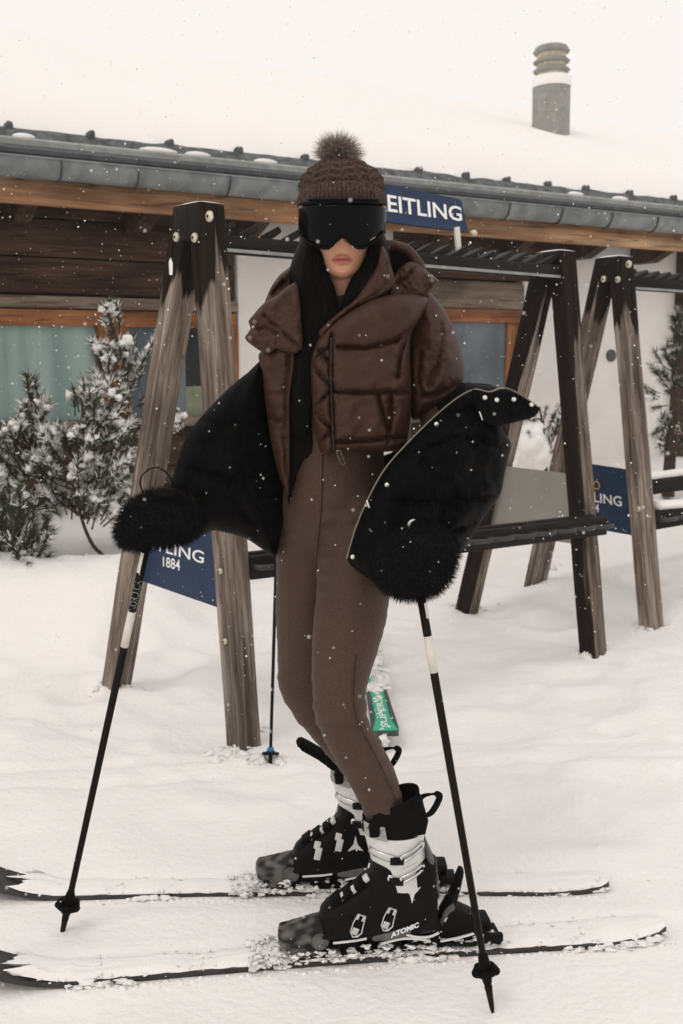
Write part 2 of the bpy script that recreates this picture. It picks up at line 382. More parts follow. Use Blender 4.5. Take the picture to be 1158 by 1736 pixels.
def textmesh(m, s, mapf, h=1.0, depth=.001, mi=0, bold=0.0, res=3, shear=0):
    """lettering as real raised shapes; mapf(u 0..1, v 0..1, off) over the text's own box; returns aspect"""
    cu = bpy.data.curves.new('t', 'FONT'); cu.body = s; cu.size = 1; cu.align_x = 'LEFT'; cu.resolution_u = res; cu.offset = bold; cu.shear = shear
    o = bpy.data.objects.new('t', cu); COL.objects.link(o)
    dg = bpy.context.evaluated_depsgraph_get(); me = bpy.data.meshes.new_from_object(o.evaluated_get(dg))
    V = np.array([v.co[:] for v in me.vertices]); fs = [tuple(p.vertices) for p in me.polygons]
    bpy.data.objects.remove(o); bpy.data.curves.remove(cu); bpy.data.meshes.remove(me)
    x0, y0 = V[:, 0].min(), V[:, 1].min(); w = V[:, 0].max() - x0; hh = V[:, 1].max() - y0
    m.add([mapf((p[0] - x0) / w, (p[1] - y0) / hh, depth) for p in V], fs, mi); return w / hh
def quadmap(bl, br, tr, tl, nrm):
    bl, br, tr, tl = map(Vector, (bl, br, tr, tl)); nrm = Vector(nrm).normalized()
    def f(u, v, o): return lerp(lerp(bl, br, u), lerp(tl, tr, u), v) + nrm * o
    return f

# ------------------------------------------------------------------ snow ground
WD = Vector((.864, .503, 0)).normalized(); WN = Vector((WD.y, -WD.x, 0))   # wall direction; WN points out of the wall to the yard
GUT0 = W(0, 282, 6.69); WP = Vector((GUT0.x, GUT0.y, 0)) - WN * .75      # a point of the wall plane
def ground_z(x, y):
    p = Vector((x, y, 0)); dw = (p - WP).dot(WN)          # distance in front of the wall
    z = .30 * sstep(2.6, .9, dw)
    # shovelled bank on the left in front of the shrubs
    e = sstep(-.55, -1.15, x + (y - 5.0) * .0)
    z += .30 * e * math.exp(-((y - 5.15) / .42) ** 2) + .10 * e * math.exp(-((y - 5.6) / .5) ** 2)
    z += .16 * math.exp(-((x + .45) / .8) ** 2 - ((y - 5.9) / .8) ** 2)
    z += .08 * sstep(5.2, 6.0, y) * sstep(.6, 1.2, x)
    a = .035 * noise.noise(Vector((x * .9, y * .9, 1))) + .018 * noise.noise(Vector((x * 2.6, y * 2.6, 4))) + .008 * noise.noise(Vector((x * 8, y * 8, 7))) + .0045 * noise.noise(Vector((x * 21, y * 21, 2)))
    flat = math.exp(-((y - 2.35) / .42) ** 2) if abs(x) < 1.6 else 0
    z += a * (1 - .75 * flat) * sstep(40, 12, y)
    for (ga, gb_, gx_, gy_, gl) in SKL:
        s_ = (x - ga.x) * gx_.x + (y - ga.y) * gx_.y; t_ = (x - ga.x) * gy_.x + (y - ga.y) * gy_.y
        if -.5 < s_ < gl + .3 and abs(t_) < .6:
            k_ = sstep(-.4, -.05, s_) * sstep(gl + .25, gl - .05, s_)
            z = z * (1 - .85 * k_ * sstep(.14, .06, abs(t_))) ; z += k_ * .015 * sstep(.02, .07, t_) * sstep(.5, .15, t_) - k_ * .002 * sstep(.07, .04, abs(t_))
    # trampled dents
    for (cx, cy, r, dpt) in DENTS:
        q = ((x - cx) ** 2 + (y - cy) ** 2) / (r * r)
        if q < 6: z += -dpt * math.exp(-q) + dpt * .6 * math.exp(-(math.sqrt(q) - 1.6) ** 2 * 4)
    for (A_, B_) in TRK:
        dx_, dy_ = B_[0] - A_[0], B_[1] - A_[1]; L_ = math.hypot(dx_, dy_); t_ = ((x - A_[0]) * dx_ + (y - A_[1]) * dy_) / L_; s_ = ((x - A_[0]) * -dy_ + (y - A_[1]) * dx_) / L_ + .05 * noise.noise(Vector((t_ * .8, A_[1], 0)))
        if abs(s_) < .16 and 0 < t_ < L_: z += (-.009 * math.exp(-(s_ / .032) ** 4) + .003 * math.exp(-((abs(s_) - .05) / .018) ** 2)) * max(0, min(1, .6 + 1.6 * noise.noise(Vector((t_ * 1.3, A_[0], 3)))))
    # far slope of the yard
    z += .012 * max(0, y - 14)
    return z
DENTS = []
def _sk(a, b):
    d = (b - a); l = d.length; d.normalize(); return (a, b, d, Vector((-d.y, d.x, 0)), l)
SKL = [_sk(G(85, 1655), G(1122, 1577)), _sk(G(75, 1512), G(1028, 1501))]
for (px, py, r, dp) in [(215, 1120, .10, .04), (255, 1160, .12, .035), (300, 1140, .1, .03), (880, 1010, .1, .03), (930, 1060, .12, .03), (900, 980, .09, .03), (350, 1075, .13, .02), (1020, 1190, .12, .02), (840, 1240, .15, .02), (140, 1180, .12, .03), (900, 1400, .16, .015), (330, 1420, .16, .012), (1060, 1330, .12, .02)]:
    g = G(px, py); DENTS.append((g.x, g.y, r, dp))
for i in range(120):
    DENTS.append((random.uniform(-2.5, 3.5), random.uniform(2.8, 6.4), random.uniform(.05, .14), random.uniform(.004, .013)))
TRK = [((-2.5, 3.05), (3.4, 3.75)), ((-2.5, 3.22), (3.4, 3.90)), ((.2, 6.0), (3.6, 2.7)), ((-2.2, 4.6), (.1, 2.9)), ((-2.2, 1.75), (3, 1.95))]
def axis(lo, hi, fine_lo, fine_hi, f, g):
    a = list(np.arange(fine_lo, fine_hi, f)); s = f; x = fine_hi
    while x < hi: a.append(x); s = min(s * g, 6); x += s
    s = f; x = fine_lo
    while x > lo: s = min(s * g, 6); x -= s; a.insert(0, x)
    return a
xs = axis(-90, 110, -1.9, 2.3, .022, 1.06); ys = axis(-12, 150, 1.7, 6.2, .022, 1.05)
m = M(); m.grid([[(x, y, ground_z(x, y)) for x in xs] for y in ys])
struct('snow_ground', m, X['snow'])

# ------------------------------------------------------------------ chalet
E = empty('chalet', WP, 'low timber and plaster chalet with thick snow on its roof behind the ski racks', 'house')
RW = Matrix((WD, WN, Vector((0, 0, 1)))).transposed()
def wl(s, o, z): return WP + WD * s + WN * o + Vector((0, 0, z))
def wpx(px, py, o=0.0):
    p = onplane(px, py, WP + WN * o, WN); return (p - WP).dot(WD), p.z
def wbox(m, s0, s1, z0, z1, o0, o1, mi=0, grain='s', bev=.004):
    """box on the wall; grain along s or z"""
    if grain == 's':
        R = Matrix((WN, Vector((0, 0, 1)), WD)).transposed()
        m.box(wl((s0 + s1) / 2, (o0 + o1) / 2, (z0 + z1) / 2), abs(o1 - o0) / 2, (z1 - z0) / 2, abs(s1 - s0) / 2, R, mi, bev)
    else:
        m.box(wl((s0 + s1) / 2, (o0 + o1) / 2, (z0 + z1) / 2), abs(s1 - s0) / 2, abs(o1 - o0) / 2, (z1 - z0) / 2, RW, mi, bev)
sA, _ = wpx(405, 600); sB, _ = wpx(650, 450); sC, _ = wpx(955, 450); sW0, _ = wpx(0, 600); s880, _ = wpx(884, 600)
sEnd, _ = wpx(1143, 500)
ZE = 2.46                                             # underside of the eave
# plaster walls
m = M(); wbox(m, sA, sB + .1, -.5, ZE, -.25, .0); wbox(m, s880, sEnd + 5, -.5, ZE, -.25, .001); obj('plaster_wall', m, X['plaster'], E, sharp=30)
m = M(); wbox(m, -6, sA, -.5, ZE, -.25, -.12); wbox(m, sB + .1, s880, -.5, ZE, -.25, -.12); obj('timber_core', m, X['clad'], E, sharp=30)
def zat(px, py, o=0.0): return wpx(px, py, o)[1]
zwt, zwb, zfr = zat(0, 551), zat(0, 716), zat(0, 523)   # glass top, glass bottom, frame top
# upper cladding boards (left bay)
m = M(); z = zfr + .11
zs = [zfr + .11, zfr + .37, zfr + .64, zfr + .90]
for a, b_ in zip(zs, zs[1:] + [ZE]): wbox(m, -6, sA - .02, a + .004, b_ - .004, -.12, -.02, bev=.012)
wbox(m, -6, sA - .02, zfr + .004, zfr + .10, -.12, .02, bev=.01)
obj('timber_cladding', m, X['clad'], E, sharp=30)
m = M(); wbox(m, -6, sA - .02, zfr + .012, zfr + .095, .0205, .04, bev=.006); obj('trim_board', m, X['beige'], E, sharp=30)
# below the windows
m = M(); z = .0
for k in range(4): wbox(m, -6, sA - .02, -.1 + k * .22, .116 + k * .22, -.12, -.03, bev=.012)
obj('timber_cladding', m, X['clad'], E, sharp=30)
# left window strip
Wn = obj('window', (lambda q: (wbox(q, -6, wpx(400, 600)[0], zwt, zfr, -.1, .015), wbox(q, wpx(166, 600)[0], wpx(220, 600)[0], zwb, zwt, -.1, .01, grain='z'), wbox(q, wpx(388, 600)[0], wpx(404, 600)[0], zwb - .05, zwt, -.1, .012, grain='z'), wbox(q, -6, -4.6, zwb, zwt, -.1, .012, grain='z'), q)[-1])(M()), X['orangewood'], E, sharp=30)
m = M(); wbox(m, -4.6, wpx(166, 600)[0], zwb, zwt, -.09, -.05, bev=0); obj('pane', m, X['glass_teal'], Wn, smooth=False)
m = M(); wbox(m, wpx(220, 600)[0], wpx(318, 600)[0], zwb, zwt, -.09, -.05, bev=0); obj('pane', m, X['glass_blue'], Wn, smooth=False)
m = M(); wbox(m, wpx(318, 600)[0], wpx(389, 600)[0], zat(340, 655), zwt, -.09, -.05, bev=0); obj('pane', m, X['glass_dark'], Wn, smooth=False)
m = M(); wbox(m, wpx(318, 600)[0], wpx(389, 600)[0], zwb, zat(340, 655), -.09, -.052, bev=.0); obj('blind', m, X['green'], Wn, smooth=False)
m = M(); wbox(m, -6, sA - .02, zwb - .07, zwb, -.1, .05, bev=.01); obj('sill', m, X['beige'], Wn, sharp=30)
# plaster return beside the window
# right bay: boards, pale log, window
zr_t, zr_b, zr_f = zat(800, 546), zat(800, 700), zat(800, 524)
m = M(); zz = [zr_f + .26, zr_f + .5, zr_f + .75]
for a, b_ in zip(zz, zz[1:] + [ZE]): wbox(m, sB + .1, sC, a + .004, b_ - .004, -.12, .012, bev=.012)
obj('timber_cladding', m, X['clad'], E, sharp=30)
m = M(); wbox(m, sB + .1, s880 - .005, zr_f + .004, zr_f + .25, -.12, .05, bev=.04); obj('pale_lintel', m, X['beige'], E, sharp=50)
Wr = obj('window', (lambda q: (wbox(q, sB + .1, s880 - .005, zr_t, zr_f, -.1, .02), wbox(q, wpx(862, 600)[0], s880 - .003, zr_b, zr_t, -.1, -.03, grain='z'), wbox(q, sB + .1, sB + .25, zr_b, zr_t, -.1, -.02, grain='z'), q)[-1])(M()), X['orangewood'], E, sharp=30)
m = M(); wbox(m, sB + .25, wpx(862, 600)[0], zr_b, zr_t, -.09, -.05, bev=0); obj('pane', m, X['glass_blue'], Wr, smooth=False)
m = M(); wbox(m, sB + .1, s880, zr_b - .07, zr_b, -.1, .05, bev=.01); obj('sill', m, X['beige'], Wr, sharp=30)
m = M()
for k in range(4): wbox(m, sB + .1, s880, zr_b - .08 - .21 * (k + 1), zr_b - .084 - .21 * k, -.12, -.02, bev=.01)
obj('timber_cladding', m, X['clad'], E, sharp=30)
# corner post far right + round vent
m = M(); wbox(m, sEnd, sEnd + .35, -.2, ZE, .002, .12, grain='z', bev=.015); obj('corner_post', m, X['clad'], E, sharp=30)
sv, zv = wpx(1035, 603); m = M()
m.tube([wl(sv, .0, zv), wl(sv, .02, zv)], [(.06, .06)] * 2, 20, view=Vector((0, 0, 1))); obj('vent_cover', m, X['zincdark'], E, sharp=40)
# eave: fascia, soffit, rafters
OV = .75
SF0, SF1 = -6, sEnd + 5
zg = GUT0.z
m = M(); wbox(m, SF0, SF1, zg - .20, zg - .02, OV - .17, OV - .115, bev=.01); obj('fascia_board', m, X['fascia'], E, sharp=30)
m = M(); wbox(m, SF0, SF1, zg - .06, zg - .03, -.3, OV - .17, bev=.0); obj('soffit', m, X['clad'], E, sharp=30)
rf = [wpx(px, 425, .5)[0] for px in (110, 235, 350, 470, 585, 700, 815, 930, 990, 1062, 1130)]
for s_ in np.arange(-3.2, SF1 - 1, .86):
    m = M()
    # tapered rafter tail
    pr = [(-.0, zg - .27), (.25, zg - .27), (OV - .19, zg - .14), (OV - .19, zg - .065), (0, zg - .065)]
    vs = [wl(s_ + d_, o_, z_) for d_ in (-.06, .06) for (o_, z_) in pr]
    n = len(pr); fs = [tuple(range(n)), tuple(range(n, 2 * n))[::-1]] + [(i, i + n, (i + 1) % n + n, (i + 1) % n) for i in range(n)]
    m.add(vs, fs, 0); obj('rafter_tail', m, X['clad'], E, smooth=False)
# gutter half-pipe
m = M(); P = []
for k in range(13):
    a = math.pi * (1.0 + k / 12.0); P.append((OV + .0 + .085 * math.cos(a), zg + .055 + .115 * math.sin(a)))
P = P + [(OV + .079 * math.cos(math.pi * (2 - k / 12)), zg + .058 + .106 * math.sin(math.pi * (2 - k / 12))) for k in range(13)]
ss = list(np.arange(SF0, SF1 + .01, .5))
m.grid([[wl(s_, o_, z_ + .003 * math.sin(s_ * 3)) for (o_, z_) in P + [P[0]]] for s_ in ss])
m.beam(wl(SF0, OV + .088, zg + .06), wl(SF1, OV + .088, zg + .06), .014, .014, mi=0, bev=.004)
gut = obj('gutter', m, X['zinc'], E, sharp=40)
for s_ in [wpx(px, 300, .83)[0] for px in (105, 235, 390, 520, 745, 865, 955, 1040, 1118)] + [-3.4, -2.6, 9.5, 10.6]:
    m = M(); pts = [wl(s_ + .0, OV + .093 * math.cos(a), zg + .057 + .122 * math.sin(a)) for a in np.linspace(math.pi * 1.02, math.pi * 2.0, 10)]
    m.tube(pts, [(.012, .005)] * 10, 8, view=WD); obj('gutter_bracket', m, X['zincdark'], gut)
# roof: metal edge, slate strip, pale lip
SL = math.tan(rad(21)); RZ = zg + .10
def rf_(s_, up, h): return wl(s_, OV - .03 - up, RZ + up * SL + h)
m = M()
def rslab(m, u0, u1, h0, h1, mi=0, s0=SF0, s1=SF1):
    ns = 40; 
    V = [[rf_(lerp(s0, s1, i / ns), u, h) for i in range(ns + 1)] for (u, h) in ((u0, h0), (u1, h0), (u1, h1), (u0, h1), (u0, h0))]
    m.grid(V, mi=mi)
rslab(m, .0, 5.5, .0, .03); obj('roof', m, X['zincdark'], E, smooth=False); roof = bpy.data.objects[-1] if False else [o for o in COL.objects if o.name.startswith('roof')][-1]
m = M(); rslab(m, .10, .16, .03, .065); obj('eave_lip', m, X['zinclight'], roof, smooth=False)
m = M(); wbox(m, SF0, SF1, zg + .0, RZ + .012, OV - .06, OV - .05, bev=0); obj('drip_edge', m, X['zincdark'], roof, smooth=False)
m = M()
V = []
for s_ in np.arange(SF0, SF1, .06):
    V.append([rf_(s_, u, .034 + .05 * (u > .2) + .018 * noise.noise(Vector((s_ * 5, u * 30, 0)))) for u in (.17, .2, .26, .33, .40, .48, .56)])
m.grid(V); obj('slate_edge', m, X['slate'], roof)
# snow guards
for s_ in [wpx(px, 220, OV - .4)[0] for px in (12, 150, 283, 400, 512, 705, 785, 855, 925, 990, 1065, 1140)] + [-3.6, -2.9]:
    m = M(); b0 = rf_(s_, .30, .05)
    m.tube([b0, b0 + Vector((0, 0, .05)), b0 + Vector((0, 0, .08)) + WD * .01], [.018, .024, .012], 8, smooth=2)
    m.tube([b0 + WD * -.05 + Vector((0, 0, .0)), b0 + Vector((0, 0, .07))], [.015, .012], 6); m.ball(b0 + Vector((0, 0, .055)) - WN * .04, .035, 1, jit=.4)
    obj('snow_guard', m, X['zincdark'], roof)
# thick snow on the roof
m = M(); V = []
us = [.34, .36, .40, .46, .55, .7, .9, 1.2, 1.6, 2.1, 2.7, 3.3, 3.9, 4.5, 5.0, 5.4, 5.55]
for s_ in np.arange(SF0, SF1, .07):
    row = []; edge = .07 * noise.noise(Vector((s_ * 1.6, 0, 3))) + .04 * noise.noise(Vector((s_ * 6, 0, 8)))
    for i, u in enumerate(us):
        uu = u + edge * max(0, 1 - i / 6); e = sstep(.32, .62, u) ** .5
        h = .05 + .22 * e + .06 * noise.noise(Vector((s_ * .7, u * .9, 5))) * e + .02 * noise.noise(Vector((s_ * 3, u * 3, 9))) * e
        if u > 5: h -= (u - 5) * .5
        row.append(rf_(s_, uu, max(h, .035)))
    V.append(row)
m.grid(V); obj('roof_snow', m, X['snow'], roof)
for (px, py, w) in ((268, 255, .28), (335, 262, .2), (975, 340, .2), (1050, 350, .22), (40, 232, .15), (450, 270, .2)):
    s_, _ = wpx(px, py, OV - .2); m = M(); 
    m.tube([rf_(s_ + w * k, .165 + .01 * math.sin(k * 3), .07 ) for k in (-.5, -.3, 0, .3, .5)], [(.004, .004), (.018, .02), (.022, .026), (.016, .02), (.004, .004)], 8, smooth=3); obj('snow_patch', m, X['snowfine'], roof)
# chimney pipe
cb = W(935, 220, 12.6); k = 12.6 / 1.045 / F
m = M(); cz = lambda py: W(935, py, 12.6)
m.tube([cb - Vector((0, 0, .8)), cz(148)], [31.5 * k] * 2, 28); ch = obj('chimney', m, X['concrete'], roof, sharp=40)
m = M(); m.tube([cz(149), cz(147), cz(133), cz(130)], [32.5 * k, 33 * k, 33 * k, 29 * k], 28); obj('snow_collar', m, X['snowfine'], ch, sharp=60)
m = M(); m.tube([cz(131), cz(80)], [24 * k] * 2, 24); obj('chimney_core', m, X['brass'], ch, sharp=40)
for yy in (120, 105, 88):
    m = M(); m.tube([cz(yy + 5), cz(yy + 3), cz(yy), cz(yy - 5)], [22 * k, 29 * k, 31 * k, 25 * k], 28); obj('cap_ring', m, X['concrete'], ch)
m = M(); m.tube([cz(86), cz(80), cz(76)], [28 * k, 26 * k, 14 * k], 24, smooth=3); obj('cap_ring', m, X['concrete'], ch)

# ------------------------------------------------------------------ ski racks
def stain_shade_attr(o, vals):
    a = o.data.attributes.new('stain_shade', 'FLOAT', 'POINT'); a.data.foreach_set('value', vals)
def post(parent, foot, top, acr, wood_m, w=.094, stain_top=.22, name='leg', stain_front=0, foot_stain=0):
    """grooved square post standing from foot to top; acr = in-plane direction of the frame"""
    z = (top - foot).normalized(); x = (acr - z * acr.dot(z)).normalized(); y = z.cross(x)
    h = w / 2; g = .007; c = .006
    prof = []
    for (ax, ay) in ((1, 0), (0, 1), (-1, 0), (0, -1)):
        tx, ty = -ay, ax
        for (d, i) in ((-h + c, h), (-.016, h), (-.009, h - g), (.009, h - g), (.016, h), (h - c, h)):
            prof.append((ax * i + tx * d, ay * i + ty * d))
    L = (top - foot).length; n = len(prof); N = 26; vs = []; lc = []; st = []
    o = random.random() * 20
    for j in range(N + 1):
        l = L * j / N
        for (a, b_) in prof:
            wob = .002 * noise.noise(Vector((a * 9, b_ * 9 + o, l * 3)))
            vs.append(foot + z * l + x * (a + wob) + y * (b_ + wob)); lc.append((a + o, b_ + o, l))
            s_ = sstep(stain_top + .22, stain_top - .12, L - l)
            # shaded camera-side face, painted dark by its direction
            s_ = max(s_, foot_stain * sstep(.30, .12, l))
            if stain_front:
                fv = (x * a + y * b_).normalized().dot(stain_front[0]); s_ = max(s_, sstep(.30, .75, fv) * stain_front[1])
            st.append(s_)
    fs = [(j * n + i, j * n + (i + 1) % n, (j + 1) * n + (i + 1) % n, (j + 1) * n + i) for j in range(N) for i in range(n)]
    fs += [tuple(range(n))[::-1], tuple(N * n + i for i in range(n))]
    m = M(); m.add(vs, fs, 0, lc); ob = obj(name, m, wood_m, parent, sharp=35); stain_shade_attr(ob, st); return ob, x, y, z
def frame_geo(nf, ff, tp, zn=0, zf=0):
    N = G(*nf, zn); Fo = G(*ff, zf); d = (Fo - N); d.z = 0; d.normalize(); n = Vector((-d.y, d.x, 0))
    T = onplane(tp[0], tp[1], N, n); return N, Fo, T, d, n
def bolt(parent, p, n, r=.016):
    m = M(); m.tube([p, p + n * .006, p + n * .010], [r, r * .95, r * .55], 14, view=Vector((0, 0, 1))); bo = obj('bolt', m, X['bolt'], parent, sharp=50)
    m = M(); m.tube([p + n * .0095, p + n * .012], [r * .3] * 2, 8, view=Vector((0, 0, 1))); obj('bolt_hole', m, X['seam'], bo)
RD = (G(1003, 1105) - G(412, 1268)); RD.z = 0; RD.normalize()        # rail direction of the racks
RN = Vector((-RD.y, RD.x, 0))                                          # away from camera, in frame plane
frames = {'A': frame_geo((414, 1268), (196, 1168), (337, 349)), 'B': frame_geo((1006, 1112), (790, 1040), (941, 428)), 'C': frame_geo((1105, 1068), (908, 988), (1041, 437), 0, .08)}
R1 = empty('ski_rack', frames['A'][0], 'long wooden ski rack directly behind the person, weathered A-frame posts and navy boards', 'ski rack', 'wooden ski racks in the snow')
R2 = empty('ski_rack', frames['C'][0], 'ski rack cut off by the right edge, navy board with gold emblem between its posts', 'ski rack', 'wooden ski racks in the snow')
def aframe(key, parent, wm, **kw):
    N, Fo, T, d, n = frames[key]; info = []
    for (ft, sg) in ((N, -1), (Fo, 1)):
        top = T + d * (sg * .047) - Vector((0, 0, .012)); z = (top - ft).normalized()
        foot = ft - z * .30
        info.append(post(parent, foot, top, d, wm, **kw))
    # cap block
    m = M(); R = Matrix((d, n, Vector((0, 0, 1)))).transposed(); m.box(T - Vector((0, 0, .060)), .084, .0505, .060, R, 0, .007)
    cb_ = obj('cap_block', m, X['darkwood'], parent, sharp=35)
    m = M(); P = [[T + d * a + n * b_ + Vector((0, 0, .002 + .008 * max(0, 1 - (a / .083) ** 4) * max(0, 1 - (b_ / .05) ** 4))) for a in np.linspace(-.083, .083, 14)] for b_ in np.linspace(-.05, .05, 8)]
    m.grid(P); obj('snow_cap', m, X['snowfine'], cb_)
    return info, cb_
fa, capA = aframe('A', R1, X['rackwood'], stain_top=.20)
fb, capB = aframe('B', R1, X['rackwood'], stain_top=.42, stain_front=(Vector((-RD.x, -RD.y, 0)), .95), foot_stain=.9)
fc, capC = aframe('C', R2, X['rackwood'], stain_top=.26)
def facept(key, px, py, off):
    N, Fo, T, d, n = frames[key]; nn = n if n.y < 0 else -n
    if nn.dot(CAM - N) < 0: nn = -nn
    return onplane(px, py, N + nn * off, n), nn
for key, pts, par in (('A', ((300, 402), (331, 403), (357, 367)), R1), ('C', ((1024, 473), (1048, 474), (1067, 448)), R2)):
    for i, (px, py) in enumerate(pts):
        p, nn = facept(key, px, py, .051 if i < 2 else .0515); bolt(par, p + nn * (.002 if i == 2 else 0), nn, .017 if i < 2 else .019)
for (px, py) in ((375, 968), (383, 1087), ):
    p, nn = facept('A', px, py, .047); bolt(R1, p, nn, .011)
p, nn = facept('C', 1083, 863, .047); bolt(R2, p, nn, .014)
# white sticker on far leg
p, nn = facept('A', 290, 452, .0485); m = M(); dA = frames['A'][3]
m.add([p + dA * a + Vector((0, 0, b_)) + nn * .0 for a, b_ in ((-.008, -.03), (.012, -.028), (.014, .02), (.0, .032), (-.012, .01))], [(0, 1, 2, 3, 4)]); obj('paper_scrap', m, X['white'], R1, smooth=False)
def rail(parent, a, b, w, d, snow=False, fins=True, step=.098, hooks=False, m_=None):
    """ladder rail: two side boards with slanted dividers"""
    dr = (b - a).normalized(); L = (b - a).length; side = Vector((-dr.y, dr.x, 0)).normalized(); up = Vector((0, 0, 1))
    m = M()
    dn = up * (.018 if fins and w > .1 else 0); dd_ = d - (.036 if fins and w > .1 else 0)
    m.beam(a - side * w / 2 - dn, b - side * w / 2 - dn, .035, dd_, bev=.005); m.beam(a + side * w / 2 - dn, b + side * w / 2 - dn, .035, dd_, bev=.005)
    r_ = obj('top_rail' if fins else 'lower_rail', m, m_ or X['darkwood'], parent, sharp=35)
    n = int(L / step)
    if fins and w > .1:
        q = M(); q.beam(a - side * (w / 2 + .019) - up * .046, b - side * (w / 2 + .019) - up * .046, .006, .012, bev=.001); obj('rail_edge_strip', q, X['zinclight'], r_, sharp=35)
    if fins:
        for i in range(n):
            c = a + dr * (L * (i + .5) / n) + up * (d * (.30 if w > .1 else .42))
            ax = (side * .9 + dr * .50).normalized()
            z = (up * .45 + dr * .9).normalized()
            R = Matrix((ax, z.cross(ax).normalized(), z)).transposed()
            q = M(); q.box(c, w * .62, .012, .046 if w > .1 else .040, R, 0, .004); obj('divider', q, m_ or X['darkwood'], r_, sharp=35)
    if hooks:
        for i in range(n):
            c = a + dr * (L * (i + .5) / n) - side * (w / 2 + .022) + up * .008
            q = M(); hl = step * .40
            pts = [c - dr * hl + side * .02, c - dr * hl - side * .03, c - side * .045 + dr * hl * .5, c + dr * hl - side * .03, c + dr * hl + side * .02]
            q.tube(pts, [.010] * 5, 8, smooth=4, view=up); obj('ski_hook', q, X['blacksteel'], r_)
    return r_
NA, FA, TA, dA, nA = frames['A']; NB, FB, TB, dB, nB = frames['B']; NC, FC, TC, dC, nC = frames['C']
ra, rb = Vector(TA), Vector(TB); ra.z = rb.z = 1.815; ra += RD * .05; rb -= RD * .03
rail(R1, ra, rb, .13, .085)
def legpt(key, z, s_=0):
    N, Fo, T, d, n = frames[key]; a = (N, Fo)[s_]; tp = T + d * (-.047 if s_ == 0 else .047); t_ = (z - a.z) / (tp.z - a.z); return a.lerp(tp, t_)
a_, b_ = legpt('A', .655), legpt('B', .625); rail(R1, a_ + RD * .05 + RN * .0, b_ + RD * .02 - RN * .075, .07, .085, fins=False, hooks=True, step=.125)
# rack 2 rails run out of the frame
rc = Vector(TC); rc.z = 1.80; rail(R2, rc + RD * .05, rc + RD * 2.4, .13, .085)
for s_, zz_ in ((0, .56), (1, .60)):
    c0 = legpt('C', zz_, s_); r_ = rail(R2, c0 + RD * .05, c0 + RD * 2.4, .06, .095, fins=True, hooks=(s_ == 0), step=.13)
    m = M(); m.tube([c0 + RD * t_ + Vector((0, 0, .062 + .01 * noise.noise(Vector((t_ * 4, s_, 0))))) for t_ in np.linspace(.1, 2.4, 40)], [(.045 + .01 * noise.noise(Vector((t_ * 5, s_, 4))), .026) for t_ in np.linspace(.1, 2.4, 40)], 10, view=Vector((0, 0, 1))); obj('rail_snow', m, X['snowfine'], r_)
fD = (NC + RD * 2.4, FC + RD * 2.4, TC + RD * 2.4)
for sg, ft in ((-1, fD[0]), (1, fD[1])):
    top = fD[2] + dC * (sg * .047); z = (top - ft).normalized(); post(R2, ft - z * .3, top, dC, X['rackwood'])
# boards on the frames -----------------------------------------------------
def board(parent, key, corners, mt, off, thick=.012, name='sign_board'):
    N, Fo, T, d, n = frames[key]; nn = facept(key, corners[0][0], corners[0][1], 0)[1]
    P = [onplane(px, py, N + nn * off, n) for px, py in corners]   # bl, br, tr, tl
    m = M(); m.add([p for p in P] + [p - nn * thick for p in P], [(0, 1, 2, 3), (7, 6, 5, 4), (0, 4, 5, 1), (1, 5, 6, 2), (2, 6, 7, 3), (3, 7, 4, 0)])
    return obj(name, m, mt, parent, smooth=False), P, nn
bd, P, nn = board(R1, 'A', ((212, 975), (372, 1031), (361, 870), (236, 838)), X['navy'], .0)
m = M(); qm = lambda pts: quadmap(*[onplane(px, py, NA + nn * .0, nA) for px, py in pts], nn)
textmesh(m, 'BREITLING', qm(((214, 918), (346, 956), (347, 935), (215, 899))), depth=.002, bold=.012)
textmesh(m, '1884', qm(((277, 960), (306, 968), (306, 949), (277, 943))), depth=.002, bold=.012)
obj('lettering', m, X['white'], bd, smooth=False)
m = M(); q = qm(((268, 905), (292, 911), (292, 885), (268, 880)))
def emblem(m, q):
    for sg in (-1, 1):
        m.tube([q(.5 + sg * .08, .5, .004), q(.5 + sg * .3, .8, .004), q(.5 + sg * .5, .6, .004), q(.5 + sg * .42, .35, .004), q(.5 + sg * .1, .42, .004)], [.003] * 5, 6, smooth=3)
    m.tube([q(.5, .95, .004), q(.5, .2, .004), q(.36, .05, .004), q(.25, .2, .004)], [.003] * 4, 6, smooth=3); m.tube([q(.5, .2, .004), q(.64, .05, .004), q(.75, .2, .004)], [.003] * 3, 6, smooth=3)
emblem(m, q); obj('emblem', m, X['gold'], bd)
bd, P, nn = board(R2, 'C', ((936, 884), (1074, 908), (1063, 796), (950, 779)), X['navy'], .0)
m = M(); qm = lambda pts: quadmap(*[onplane(px, py, NC + nn * .0, nC) for px, py in pts], nn)
textmesh(m, 'BREITLING', qm(((956, 842), (1055, 859), (1054, 842), (955, 826))), depth=.002, bold=.012)
textmesh(m, '1884', qm(((992, 865), (1016, 869), (1016, 854), (992, 850))), depth=.002, bold=.012)
obj('lettering', m, X['white'], bd, smooth=False)
m = M(); emblem(m, qm(((990, 836), (1017, 840), (1017, 810), (990, 806)))); obj('emblem', m, X['gold'], bd)
bd, P, nn = board(R1, 'B', ((826, 902), (980, 923), (968, 804), (852, 790)), X['greyboard'], .0)
